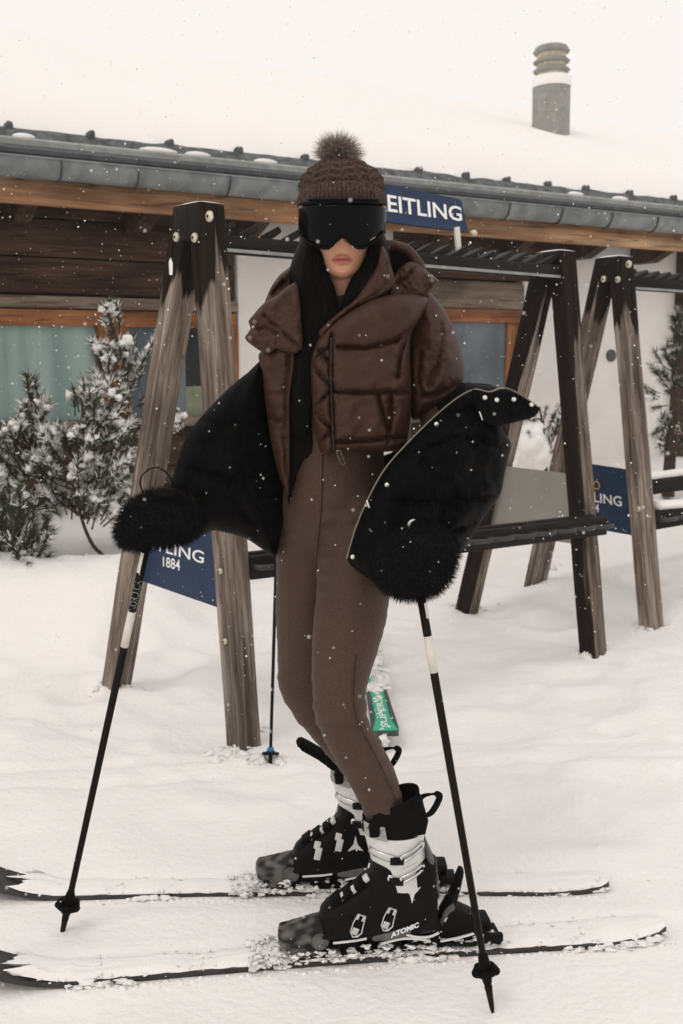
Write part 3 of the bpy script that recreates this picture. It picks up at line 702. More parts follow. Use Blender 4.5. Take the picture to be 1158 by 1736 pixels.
# upper name board above the top rail
def railplane(px, py, off=0.0): return onplane(px, py, TA - RN * off, RN)
P = [railplane(px, py, .01) for px, py in ((598, 369), (794, 393), (783, 338), (594, 300))]
P[2] = railplane(782, 338, -.03); P[3] = railplane(594, 300, -.03)
nn = -(P[1] - P[0]).cross(P[3] - P[0]).normalized(); nn = nn if nn.dot(CAM - P[0]) > 0 else -nn
m = M(); cmap = quadmap(P[0], P[1], P[2], P[3], nn)
rc_ = []
for (cu, cv, a0) in ((.97, .90, 0), (.03, .90, 90), (.03, .10, 180), (.97, .10, 270)):
    for k in range(5):
        a = rad(a0 + 90 * k / 4); rc_.append((cu + .03 * math.cos(a), cv + .10 * math.sin(a)))
n = len(rc_); m.add([cmap(u, v, 0) for u, v in rc_] + [cmap(u, v, -.012) for u, v in rc_], [tuple(range(n)), tuple(range(n, 2 * n))[::-1]] + [(i, i + n, (i + 1) % n + n, (i + 1) % n) for i in range(n)])
ub = obj('name_board', m, X['navy'], R1, sharp=30)
m = M(); textmesh(m, 'BREITLING', quadmap(*[onplane(px, py, P[0] + nn * .0, nn) for px, py in ((612, 353), (783, 376), (781, 351), (610, 322))], nn), depth=.003, bold=.016); obj('lettering', m, X['white'], ub, smooth=False)
for px in (775, 625):
    m = M(); a = railplane(px + 3, 432 if px > 700 else 412, .0); b_ = railplane(px - 1, 385 if px > 700 else 365, .012)
    m.beam(a, b_, .028, .012, up=RN, bev=.002); m.ball(railplane(px + 20, 397, .0), .012, 1) if False else None
    obj('board_post', m, X['polewhite'], ub, sharp=35)
m = M(); a = railplane(799, 396, .03); m.tube([a, a - RN * .02, a - RN * .03], [.012, .014, .006], 10, view=Vector((0, 0, 1))); obj('lamp_knob', m, X['bolt'], ub)

# ------------------------------------------------------------------ shrubs: mountain pines loaded with snow
def inpoly(x, y, P):
    c = False; n = len(P)
    for i in range(n):
        a = P[i]; b = P[(i + 1) % n]
        if (a[1] > y) != (b[1] > y) and x < (b[0] - a[0]) * (y - a[1]) / (b[1] - a[1]) + a[0]: c = not c
    return c
def pine(label, trunk_px, crown, Y, ntuft, dj, seed, snowy=.4, ln=.068, trunkr=.018, group='snow-laden mountain pines by the chalet'):
    rr = random.Random(seed)
    trunk = [W(px, py, Y + dy) for px, py, dy in trunk_px]
    base = trunk[0]
    Eo = empty('pine_shrub', base, label, 'pine shrub', group)
    tm = M(); n = len(trunk); tm.tube([base - Vector((0, 0, .25))] + trunk, [trunkr * 1.1] + [lerp(trunkr, trunkr * .35, i / (n - 1)) for i in range(n)], 8, smooth=4)
    TR = [Vector(p) for p in crom([list(p) for p in trunk], 6)]
    x0 = min(p[0] for p in crown); x1 = max(p[0] for p in crown); y0 = min(p[1] for p in crown); y1 = max(p[1] for p in crown)
    nm = M(); smm = M(); k = 0; tries = 0
    while k < ntuft and tries < 20000:
        tries += 1
        x = rr.uniform(x0, x1); y = rr.uniform(y0, y1)
        if not inpoly(x, y, crown): continue
        if noise.noise(Vector((x * .03, y * .03, seed))) < -.12: continue
        k += 1
        p = W(x, y, Y + rr.uniform(-dj, dj))
        # branch from trunk, rising
        q = min(TR[int(len(TR) * .55):], key=lambda t_: (t_ - p).length + .6 * abs(t_.z - (p.z - .10)))
        if rr.random() < .5 and (q - p).length < .55 and p.z > q.z + .0:
            mid = q.lerp(p, .55) - Vector((0, 0, .012)); tm.tube([q, mid, p], [.007, .005, .003], 5, smooth=3)
        ax = ((p - q) * .9 + Vector((rr.uniform(-.1, .1), rr.uniform(-.1, .1), .22))).normalized()
        L = rr.uniform(.06, .15); sn = snowy * (1.7 if rr.random() < .62 else .3)
        e1 = ax.cross(Vector((.3, .8, .1))).normalized(); e2 = ax.cross(e1)
        tm.tube([p - ax * .04, p + ax * L], [.005, .003], 5)
        for j in range(130):
            t_ = rr.random(); o = p + ax * (t_ * L); a = rr.uniform(0, 6.283); sp = rr.uniform(.3, .85)
            dr = (ax * (1 - sp * .55) + (e1 * math.cos(a) + e2 * math.sin(a)) * sp).normalized()
            l = ln * rr.uniform(.6, 1.15); w = dr.cross(Vector((rr.uniform(-1, 1), rr.uniform(-1, 1), rr.uniform(-1, 1)))).normalized()
            rad_ = (e1 * math.cos(a) + e2 * math.sin(a)).z; isn = rr.random() < sn * (.12 + 1.0 * max(0, rad_)) * (.6 + .8 * t_)
            if isn:
                w *= .0034; tip = o + dr * l * .9; b0 = o + dr * l * .25
                nm.add([b0 - w, b0 + w, b0 + Vector((0, 0, .006)), tip], [(0, 1, 3), (1, 2, 3), (2, 0, 3)], 1)
            else:
                w *= .0019; tip = o + dr * l; nm.add([o - w, o + w, tip - Vector((0, 0, .005))], [(0, 1, 2)], 0)
        if rr.random() < sn * 1.15:
            c = p + ax * L * .7 + Vector((0, 0, .004)); r_ = rr.uniform(.008, .030)
            for b in range(rr.randint(1, 3)):
                smm.ball(c + Vector((rr.uniform(-1, 1), rr.uniform(-1, 1), rr.uniform(-.3, .4))) * r_ * 1.3, r_ * rr.uniform(.5, 1), 2, jit=1.3, sq=(1.1, 1.1, .95))
    obj('trunk', tm, X['bark'], Eo); tag(obj('foliage', nm, [X['needle'], X['snowfine']], Eo, smooth=False), kind='stuff')
    if smm.v: tag(obj('snow_load', smm, X['snowfine'], Eo), kind='stuff')
    return Eo
pine('tall narrow snowy pine shrub touching the left rack post, its tip above the window', [(205, 900, .1), (206, 780, .05), (204, 660, 0), (192, 590, 0), (188, 545, 0)],
     [(186, 525), (200, 545), (222, 585), (250, 600), (248, 650), (255, 690), (240, 730), (255, 790), (262, 850), (200, 880), (180, 800), (176, 720), (168, 680), (143, 625), (160, 610), (178, 600), (170, 555)], 6.05, 88, .16, 3, .6)
pine('crooked-trunked snowy pine shrub in the middle of the left group', [(160, 985, 0), (178, 950, 0), (158, 925, 0), (142, 890, 0), (130, 840, 0), (128, 780, .05), (140, 700, 0)],
     [(152, 662), (178, 672), (205, 720), (210, 780), (222, 830), (200, 870), (180, 905), (112, 880), (80, 860), (72, 800), (95, 740), (118, 735), (125, 690)], 5.55, 112, .2, 5, .6, trunkr=.014)
pine('broad snowy pine shrub at the left edge with its tip below the window', [(20, 985, .1), (28, 880, 0), (50, 760, 0), (62, 690, 0)],
     [(75, 640), (84, 690), (82, 740), (100, 790), (85, 840), (95, 870), (50, 880), (-25, 900), (-60, 800), (-10, 760), (30, 745), (35, 700), (14, 672), (30, 660), (48, 672), (50, 645)], 5.75, 130, .2, 8, .6)
pine('low dark pine bush in the bottom left corner of the shrubs', [(10, 990, 0), (18, 930, 0), (30, 890, 0)],
     [(-40, 870), (20, 845), (50, 880), (78, 915), (65, 945), (60, 972), (-50, 975)], 5.3, 75, .14, 12, .2)
pine('small snow-covered pine shrub seen between the far rack posts', [(925, 800, 0), (922, 740, 0), (915, 690, 0)],
     [(868, 690), (905, 670), (945, 690), (945, 740), (940, 790), (900, 790), (872, 770)], 7.6, 40, .15, 14, .5, ln=.05)
m = M()
for (px, py, r_) in ((895, 752, .13), (880, 772, .12), (910, 770, .11), (900, 735, .09)): m.ball(W(px, py, 7.5), r_, 3, jit=.5)
e_ = [o for o in COL.objects if o.name.startswith('pine_shrub')][-1]; tag(obj('snow_load', m, X['snowfine'], e_), kind='stuff')
pine('upright pine against the white wall at the right edge', [(1135, 790, 0), (1142, 700, 0), (1150, 600, 0), (1156, 545, 0)],
     [(1150, 540), (1175, 530), (1240, 640), (1230, 760), (1160, 775), (1130, 740), (1118, 745), (1120, 700), (1098, 665), (1100, 630), (1125, 610), (1135, 570)], 8.4, 130, .3, 17, .18, ln=.075, trunkr=.05)
pine('snowy pine twig poking out right of the left rack post', [(310, 775, 0), (305, 745, 0), (302, 715, 0)], [(293, 700), (306, 698), (312, 730), (300, 745), (292, 730)], 6.3, 7, .04, 21, .9, ln=.04, trunkr=.006)

# ------------------------------------------------------------------ skis with bindings
def skiframe(pa, pb):
    x = (pb - pa); x.z = 0; x.normalize(); y = Vector((-x.y, x.x, 0)); return x, y      # x tip->tail, y away from camera
def ski(label, pa, pb, tip_len, tip_rise, tail_rise, L0, zoff=.0, seed=1):
    """pa: ground point under the front of the straight part; pb: tail"""
    x, y = skiframe(pa, pb); L = (pb - pa).length
    Eo = empty('ski', pa, label, 'ski', 'skis worn by the person')
    m = M(); V = []; n = 70; tot = L + tip_len
    th = .011
    cl = []
    for i in range(n + 1):
        s_ = -tip_len + tot * i / n
        if s_ < 0: zc = tip_rise * (-s_ / tip_len) ** 2.0
        else: zc = tail_rise * max(0, (s_ - L + .12) / .12) ** 2
        q = (s_ + tip_len) / tot
        w = .0375 + .024 * (2 * q - .9) ** 2
        if q < .03: w *= max(.04, math.sqrt(q / .03))
        if q > .9: w *= .35 + .65 * math.sqrt(max(0, (1 - q) / .1))
        c = pa + x * s_ + Vector((0, 0, zc - .001 + zoff + (pb.z - pa.z) * s_ / L)); cl.append((c, w))
        V.append([c - y * w, c - y * w + Vector((0, 0, th)), c - y * (w * .9) + Vector((0, 0, th + .002)), c + y * (w * .9) + Vector((0, 0, th + .002)), c + y * w + Vector((0, 0, th)), c + y * w, c - y * w])
    m.grid(V); m.f += [tuple(range(7))[:6], tuple(n * 7 + k for k in range(6))]; m.mi += [0, 0]
    obj('ski_body', m, X['skitop'], Eo, sharp=35)
    # snow lying on it
    sm_ = M(); V = []; 
    for i, (c, w) in enumerate(cl):
        if i < 7: continue
        h = .004 + .014 * max(0, .5 + noise.noise(Vector((i * .35, seed, 0)))) + .005 * noise.noise(Vector((i * 1.7, seed, 5)))
        if noise.noise(Vector((i * .22, seed, 9))) > .28: h = .004
        w2 = w * (.93 + .12 * noise.noise(Vector((i * .8, seed, 3)))); jx = max(0, 1 - (i - 7) / 7) * .09; V.append([c + x * (jx * (.4 + noise.noise(Vector((a * 2.3, seed, 1))) + .5 * noise.noise(Vector((a * 7, seed, 2))))) + y * (w2 * a * (1 if i > 7 else .9)) + Vector((0, 0, .0125 + h * (1 - min(1, a * a)) ** .5 + (.004 if a > -.99 else 0) * noise.noise(Vector((i * .9, a * 3, seed))))) for a in (-1, -.95, -.9, -.82, -.74, -.66, -.58, -.5, -.4, -.3, -.2, -.1, 0, .12, .25, .37, .5, .62, .75, .87, 1, 1.25)])
    sm_.grid(V)
    rr = random.Random(seed)
    for k in range(420):
        i = rr.randint(10, n - 1); c, w = cl[i]; sm_.ball(c + y * rr.uniform(-1.02, 1.1) * w + x * rr.uniform(-.01, .01) + Vector((0, 0, .012 + rr.uniform(0, .008))), rr.uniform(.0012, .0045), 1, jit=1.5, sq=(1.3, 1, .6))
    for k in range(260):
        i = rr.randint(14, n - 1); c, w = cl[i]
        if noise.noise(Vector((i * .16, seed * 3.1, 2))) < .12: continue
        sm_.ball(c - y * (w + rr.uniform(-.006, .012)) + x * rr.uniform(-.02, .02) + Vector((0, 0, rr.uniform(-.004, .008))), rr.uniform(.003, .009), 2, jit=1.5, sq=(2.0, 1, .7))
    tag(obj('snow_cover', sm_, X['snowfine'], Eo), kind='stuff')
    return Eo, x, y
def place(o, x, y):
    """local boot frame: x along ski tip->tail, y away, z up; o = heel point on the ski"""
    return lambda a, b_, c: o + x * a + y * b_ + Vector((0, 0, c))
def binding(Eo, Tf):
    T_ = lambda a, b_, c: Tf(a * (.8 if a > .02 else 1), b_, c - .024)
    # toe piece: chunky wedge ahead of the boot
    m = M(); pm = lambda u, v, o: T_(u, -o, v)
    pillow(m, [(-.350, .004), (-.352, .02), (-.368, .026), (-.370, .062), (-.352, .068), (-.31, .078), (-.276, .086), (-.262, .084), (-.258, .06), (-.262, .02), (-.275, .0), (-.32, -.004)], pm, .036, .012, .006, sub=2); obj('binding_toe', m, X['camo'], Eo, sharp=40)
    m = M(); m.box(T_(-.30, 0, .008), .055, .034, .010, Matrix((T_(1, 0, 0) - T_(0, 0, 0), T_(0, 1, 0) - T_(0, 0, 0), Vector((0, 0, 1)))).transposed(), 0, .004)
    R3 = Matrix((T_(1, 0, 0) - T_(0, 0, 0), T_(0, 1, 0) - T_(0, 0, 0), Vector((0, 0, 1)))).transposed()
    m.box(T_(-.13, 0, .008), .12, .033, .008, R3, 0, .003); m.box(T_(.07, 0, .010), .13, .033, .010, R3, 0, .003)
    for a in (-.2, -.1, -.02): m.box(T_(a, 0, .022), .02, .031, .010, R3, 0, .003)
    obj('binding_plate', m, X['bootblack'], Eo, sharp=40)
    # toe roller (grey round knob)
    m = M(); m.tube([T_(-.275, -.040, .045), T_(-.275, -.030, .045)], [.020, .022], 14, view=Vector((0, 0, 1))); obj('toe_wing', m, X['bindgrey'], Eo, sharp=40)
    # heel piece
    m = M(); pillow(m, [(.012, .012), (.008, .05), (.03, .085), (.055, .10), (.10, .085), (.145, .06), (.155, .02), (.10, .008)], pm, .030, .012, .006, sub=2); hp = obj('binding_heel', m, X['bootblack'], Eo, sharp=40)
    m = M(); pillow(m, [(.004, .055), (.02, .085), (.045, .12), (.062, .155), (.078, .185), (.09, .182), (.084, .15), (.072, .11), (.06, .07), (.035, .04), (.012, .035)], pm, .022, .010, .005, sub=2); obj('heel_lever', m, X['bootblack'], hp, sharp=40)
    m = M(); pillow(m, [(.008, .06), (.03, .09), (.055, .11), (.062, .08), (.045, .045), (.02, .038)], lambda u, v, o: T_(u, -.020 - o, v), .007, .008, .004, sub=2); obj('heel_panel', m, X['bindgrey'], hp, sharp=40)
    m = M(); m.tube([T_(.034, -.0295, .07), T_(.034, -.0235, .07)], [.007, .009], 12, view=Vector((0, 0, 1))); obj('heel_disc', m, X['chrome'], hp, sharp=40)
    # brake arm and rear block with snow
    m = M(); m.box(T_(.135, 0, .045), .035, .028, .016, R3, 0, .008); m.tube([T_(.02, -.044, .02), T_(.10, -.046, .014), T_(.15, -.047, .02)], [.005] * 3, 8, smooth=4); m.box(T_(.17, -.046, .028), .028, .008, .010, R3, 0, .004)
    obj('brake', m, X['bootblack'], Eo, sharp=40)
    m = M(); m.tube([T_(.01, -.045, .028), T_(.06, -.047, .034), T_(.11, -.047, .042)], [(.002, .005)] * 3, 6, smooth=4); m.tube([T_(-.135, -.050, .036), T_(-.08, -.051, .046), T_(-.02, -.050, .036)], [(.002, .006)] * 3, 6, smooth=4); obj('brake_wire', m, X['bootwhite'], Eo)
    rr = random.Random(int(abs(T_(0, 0, 0).y) * 1000)); m = M()
    for k in range(260):
        a = rr.uniform(-.42, .20); m.ball(T_(a, rr.choice((-1, -1, 1)) * rr.uniform(.022, .050), .0 + rr.random() ** 2 * .03), rr.uniform(.0012, .0060), 2, jit=1.9, sq=(1.7, 1, .8))
    for k in range(90): m.ball(T_(rr.uniform(-.44, -.35), rr.uniform(-.05, .04), rr.uniform(-.012, .012)), rr.uniform(.002, .008), 2, jit=1.5, sq=(1.4, 1, .8))
    tag(obj('packed_snow', m, X['snowfine'], Eo), kind='stuff')
nearA, nearB = G(140, 1653, 0), G(1122, 1577, .0)
farA, farB = G(120, 1512, 0), G(1028, 1501, 0)
sk1, x1, y1 = ski('nearest of the two skis being worn, under the front boot', nearA, nearB, .36, .135, .012, 1, seed=2)
sk2, x2, y2 = ski('farther of the two skis being worn, under the rear boot', farA, farB, .34, .11, .010, 1, seed=11)
def onski(px, py, pa, x, y):
    g = G(px, py, .03); return pa + x * (g - pa).dot(x)
h1 = onski(738, 1598, nearA, x1, y1) + Vector((0, 0, .040)); h2 = onski(672, 1500, farA, x2, y2) + Vector((0, 0, .040))
T1 = place(h1, x1, y1); T2 = place(h2, x2, y2)
binding(sk1, T1); binding(sk2, T2)

# ------------------------------------------------------------------ spare ski, loose poles
def pole(label, tip, grip, r0=.0085, r1=.0065, bands=True, basket='black', decals=True, group=None, txt=True):
    ax = (grip - tip); L = ax.length; ax.normalize()
    Eo = empty('ski_pole', tip, label, 'ski pole', group)
    at_ = lambda d: tip + ax * d
    m = M(); m.tube([at_(.02), at_(.06), at_(L)], [.004, r1, r0], 14); obj('shaft', m, X['poleblack'], Eo)
    m = M(); m.tube([at_(-.012), at_(.0), at_(.035), at_(.05)], [.003, .0055, .0075, .009], 10); obj('tip', m, X['poleblack'], Eo)
    if basket == 'black':
        m = M(); c = at_(.085); e1 = ax.cross(Vector((0, 1, 0))).normalized(); e2 = ax.cross(e1)
        m.tube([at_(.055), at_(.07), at_(.085), at_(.11), at_(.125)], [.009, .012, .013, .012, .009], 12)
        for k in range(5):
            a = k * 6.283 / 5 + .3; d = e1 * math.cos(a) + e2 * math.sin(a); m.ball(c + d * .020, .0125, 2, sq=(1, 1, .75))
        m.tube([c - ax * .003, c + ax * .003], [.028] * 2, 18); obj('basket', m, X['rubber'], Eo)
    else:
        m = M(); c = at_(.045); m.tube([c - ax * .004, c + ax * .004], [.030] * 2, 18); m.tube([c, c + ax * .02], [.018, .009], 12); obj('basket', m, X['poleblack'], Eo)
        m = M(); m.tube([c + ax * .006, c + ax * .022], [.016, .009], 12); obj('basket_hub', m, X['blueplastic'], Eo)
    return Eo, at_, ax, L
tL, gL = G(105, 1585, .0), W(246, 935, 2.22); tL = W(105, 1583, 2.344)
gLt = gL + (gL - tL).normalized() * .10
pL, aL, axL, LL = pole('black ski pole in the mitten at the left, white band below the grip', tL, gLt, .0092, .0075, group='ski poles held by the person')
tR = W(834, 1708, 2.05); gR = W(715, 1020, 2.10); gRt = gR + (gR - tR).normalized() * .10
pR, aR, axR, LR = pole('black ski pole in the mitten at the right, planted in front of the near ski', tR, gRt, .0092, .0075, group='ski poles held by the person')
def along(tip, ax, Y_of, py):
    # distance along the pole whose image row is py
    lo, hi = 0, 1.6
    for _ in range(40):
        md = (lo + hi) / 2; p = tip + ax * md; d = p - CAM; 
        v = (d.z * math.cos(TH) + d.y * math.sin(TH)) / (d.y * math.cos(TH) - d.z * math.sin(TH)); yy = CY - v * F
        if yy > py: lo = md
        else: hi = md
    return lo
for (Eo, tp, ax, ya, yb) in ((pL, tL, axL, 1036, 1096), (pR, tR, axR, 1078, 1140)):
    a = along(tp, ax, 0, yb); b_ = along(tp, ax, 0, ya); m = M(); m.tube([tp + ax * a, tp + ax * b_], [.0089, .0093], 16); obj('white_band', m, X['polewhite'], Eo)
# logo patches at the pole tops: crescent and lettering
for (Eo, tp, ax, y0_, y1_, yt0, yt1) in ((pL, tL, axL, 936, 970, 982, 1034), (pR, tR, axR, 1022, 1048, 1052, 1074)):
    e1 = ax.cross(Vector((0, 1, 0))).normalized(); fr = Vector((0, -1, 0)); fr = (fr - ax * fr.dot(ax)).normalized()
    if e1.x < 0: e1 = -e1
    def pm(ya, yb, sgn=1, e1=e1, fr=fr, tp=tp, ax=ax):
        a = along(tp, ax, 0, yb); b_ = along(tp, ax, 0, ya)
        def f(u, v, o):
            ang = (v - .5) * 1.9; return tp + ax * lerp(a, b_, u) + (-e1 * math.sin(ang) + fr * math.cos(ang)) * (.0094 + o)
        return f
    f = pm(y0_, y1_); m = M(); P = [[f(u, v, .0004) for v in np.linspace(.5 if Eo == pL else .0, 1.0 if Eo == pL else .28, 7)] for u in np.linspace(0, 1, 6)]
    m.grid(P); obj('logo_patch', m, X['polewhite'], Eo)
    if Eo == pL:
        f = pm(yt0, yt1); m = M(); textmesh(m, 'NORDICA', f, depth=.0005, res=2); obj('lettering', m, X['greyletter'], Eo, smooth=False)
# third pole leaning behind
tp3 = G(458, 1297, .0) + Vector((0, 0, -.03)); tp3 = W(458, 1300, 3.40)
tg3 = W(470, 900, 3.62); tg3 = tg3 + (tg3 - tp3).normalized() * .18
pole('slim dark ski pole with blue basket hub standing behind the legs', tp3, tg3, .0068, .0055, basket='blue', decals=False)
m_ = M(); gtop = tg3; axx = (tg3 - tp3).normalized(); m_.tube([gtop - axx * .02, gtop + axx * .02, gtop + axx * .10, gtop + axx * .12], [.012, .016, .015, .012], 12, smooth=3)
obj('grip', m_, X['rubber'], [o for o in COL.objects if o.name.startswith('ski_pole')][-1])
# spare ski lying in the snow behind
sA_, sB_ = G(655, 1252, .03), G(612, 1070, .08)
dx = (sA_ - sB_); dx.z = 0; dx.normalize(); dy = Vector((dx.y, -dx.x, 0)); 
if dy.x < 0: dy = -dy
sA_ = G(655, 1252, .03)
Es = empty('spare_ski', sA_, 'green and dark ski lying half buried in the snow behind the legs', 'ski')
Lh = 1.5
def sp(u, v, h): return sA_ - dx * u + dy * v + Vector((0, 0, h + .05 * u + .02))
m = M(); V = []
for i in range(31):
    u = Lh * i / 30; w = .052 - .012 * math.sin(min(1, u / 1.4) * 3.14) ; w *= (.86 if i == 0 else 1)
    V.append([sp(u, -w, -.012), sp(u, -w, .0), sp(u, w, .0), sp(u, w, -.012), sp(u, -w, -.012)])
m.grid(V); m.f.append((0, 1, 2, 3)); m.mi.append(0); sb_ = obj('ski_body', m, X['skigreendark'], Es, sharp=30)
m = M(); V = []
for i in range(31):
    u = .02 + (Lh - .05) * i / 30; t_ = u / Lh; c = 0 ; w = .026 + .022 * sstep(.16, .0, u)
    V.append([sp(u, c - w, .0012), sp(u, c + w, .0012)])
m.grid(V); obj('green_stripe', m, X['skigreen'], Es, smooth=False)
m = M(); textmesh(m, 'SUPERSHAPE', lambda u, v, o: sp(.05 + .50 * u, (.5 - v) * .026, .0016 + o), depth=.0006, bold=.015); obj('lettering', m, X['white'], Es, smooth=False)
m = M()
rr = random.Random(5)
for k in range(90): m.ball(sp(rr.uniform(.42, .95), rr.uniform(-.055, .045), -.002), rr.uniform(.012, .032), 2, jit=1.1, sq=(1, 1, .4))
for k in range(34): m.ball(sp(rr.uniform(.03, .42), rr.gauss(0, .02), .0), rr.uniform(.003, .008), 1, jit=1.1, sq=(1, 1, .6))
for k in range(5): m.ball(sp(-.01 + rr.uniform(-.02, .0), rr.uniform(-.055, .02), -.02), rr.uniform(.010, .02), 2, jit=1)
tag(obj('snow_cover', m, X['snowfine'], Es), kind='stuff')
# churned snow lumps around the post feet and along the skis
m = M(); rr = random.Random(9)
def lumps(px, py, n, sx, sy, r0, r1, z=0):
    g = G(px, py, z)
    for k in range(n):
        x_ = g.x + rr.gauss(0, sx); y_ = g.y + rr.gauss(0, sy); m.ball((x_, y_, ground_z(x_, y_) + rr.uniform(-.014, .003)), rr.uniform(r0, r1) * .85, 2, jit=1.3, sq=(1.1, 1, .7))
lumps(432, 1225, 40, .025, .03, .008, .028, .04); lumps(425, 1290, 50, .05, .02, .008, .026); lumps(390, 1275, 26, .03, .02, .01, .035)
lumps(1022, 1085, 26, .02, .03, .008, .028, .04); lumps(1000, 1112, 40, .04, .02, .01, .03); lumps(200, 1172, 30, .06, .03, .008, .022); lumps(798, 1035, 30, .05, .03, .01, .03); lumps(915, 985, 30, .05, .03, .01, .03); lumps(1110, 1068, 30, .05, .03, .01, .025)
for a in np.linspace(0, 1, 90):
    g = nearA.lerp(nearB, a); lumps_p = g - y1 * rr.uniform(.045, .07); m.ball((lumps_p.x, lumps_p.y, ground_z(lumps_p.x, lumps_p.y) + .0), rr.uniform(.002, .007), 1, jit=1.3, sq=(1.4, 1, .7))
    g = farA.lerp(farB, a); lumps_p = g - y2 * rr.uniform(.045, .07); m.ball((lumps_p.x, lumps_p.y, ground_z(lumps_p.x, lumps_p.y) + .0), rr.uniform(.002, .007), 1, jit=1.3, sq=(1.4, 1, .7))
for k in range(160):
    x_ = rr.uniform(-1.2, 1.6); y_ = rr.uniform(2.0, 4.4); m.ball((x_, y_, ground_z(x_, y_) - .002), rr.uniform(.002, .007), 2, jit=1.3, sq=(1.2, 1, .6))
tag(obj('snow_clods', m, X['snowfine']), 'loose clods of snow around the rack feet and skis', 'snow', kind='stuff')
# ------------------------------------------------------------------ person
def proj(V):
    V = np.asarray(V, float); dxv = V[:, 0]; dy_ = V[:, 1]; dz = V[:, 2] - EYE
    dep = dy_ * math.cos(TH) - dz * math.sin(TH); up = dz * math.cos(TH) + dy_ * math.sin(TH)
    return np.stack([CX + F * dxv / dep, CY - F * up / dep], 1)
def surf(V, px, py, r=4.0, lift=.002):
    Pp = proj(V); d = np.hypot(Pp[:, 0] - px, Pp[:, 1] - py); k = np.where(d < r)[0]
    if not len(k): k = np.array([np.argmin(d)])
    Y = np.asarray(V)[k, 1].min(); return W(px, py, Y - lift)
def fur_on(src, dst, count, ln, wd, rr, droop=.2, front=None, mi=0, curl=.35):
    me = bpy.data.meshes.new('t'); me.from_pydata(src.v, [], src.f); me.update()
    A = np.array([p.area for p in me.polygons]); A /= A.sum(); idx = rr.choice(len(A), count, p=A)
    for i in idx:
        p = me.polygons[int(i)]; vs = [me.vertices[j].co for j in p.vertices]; w_ = rr.random(len(vs)); w_ /= w_.sum()
        b_ = sum((v * float(k) for v, k in zip(vs, w_)), Vector((0, 0, 0))); n = p.normal.copy()
        n = (n + Vector(rr.normal(0, .35, 3).tolist()) + Vector((0, 0, -droop))).normalized(); l = ln * rr.uniform(.5, 1.25)
        t_ = n.cross(Vector(rr.normal(0, 1, 3).tolist())).normalized() * wd
        mid = b_ + n * l * .55; tip = mid + (n + Vector(rr.normal(0, curl, 3).tolist())).normalized() * l * .45
        dst.add([b_ - t_, b_ + t_, mid + t_ * .6, mid - t_ * .6, tip], [(0, 1, 2, 3), (3, 2, 4)], mi)
    bpy.data.meshes.remove(me)
def pxtube(m, pts, seg=24, smooth=5, mi=0, caps=True):
    """pts: (px, py, Y, half width px, half depth m)"""
    m.tube([W(a, b_, c) for a, b_, c, d, e in pts], [(S(d, c), e) for a, b_, c, d, e in pts], seg, smooth=smooth, mi=mi, caps=caps)
nearleg = [(606, 850, 2.42, 60, .095), (604, 930, 2.38, 64, .095), (597, 1020, 2.34, 64, .088), (584, 1100, 2.29, 57, .078), (575, 1165, 2.255, 49, .066), (577, 1205, 2.245, 45, .060), (588, 1240, 2.25, 43, .058), (606, 1272, 2.26, 42, .060), (628, 1312, 2.27, 42, .060), (645, 1350, 2.275, 38, .054), (656, 1395, 2.28, 33, .048), (664, 1440, 2.285, 28, .04)]
farleg = [(530, 850, 2.47, 52, .095), (524, 930, 2.48, 55, .092), (521, 1020, 2.48, 55, .088), (520, 1100, 2.47, 52, .078), (518, 1155, 2.46, 46, .066), (529, 1190, 2.465, 40, .058), (550, 1218, 2.48, 38, .058), (577, 1252, 2.50, 36, .058), (600, 1284, 2.53, 33, .052), (618, 1330, 2.57, 28, .045), (628, 1380, 2.59, 24, .04)]
torso = [(567, 945, 2.43, 40, .05), (567, 915, 2.43, 76, .085), (567, 865, 2.43, 90, .11), (570, 800, 2.43, 84, .105), (577, 750, 2.43, 76, .095), (584, 690, 2.43, 80, .10), (592, 620, 2.43, 92, .11), (594, 560, 2.43, 100, .105), (592, 520, 2.43, 96, .08), (588, 500, 2.43, 50, .06)]
armL = [(680, 535, 2.44, 34, .05), (722, 560, 2.43, 36, .05), (740, 640, 2.42, 34, .045), (742, 720, 2.38, 30, .042), (735, 800, 2.31, 24, .034), (722, 880, 2.23, 20, .026), (714, 920, 2.16, 18, .020), (708, 950, 2.12, 24, .024), (708, 985, 2.11, 22, .022)]
armR = [(525, 535, 2.46, 30, .045), (500, 570, 2.48, 30, .045), (482, 640, 2.50, 27, .038), (440, 730, 2.45, 25, .036), (370, 800, 2.34, 26, .036), (305, 855, 2.25, 21, .028), (283, 872, 2.23, 20, .022), (262, 888, 2.22, 28, .026), (240, 905, 2.215, 26, .024)]
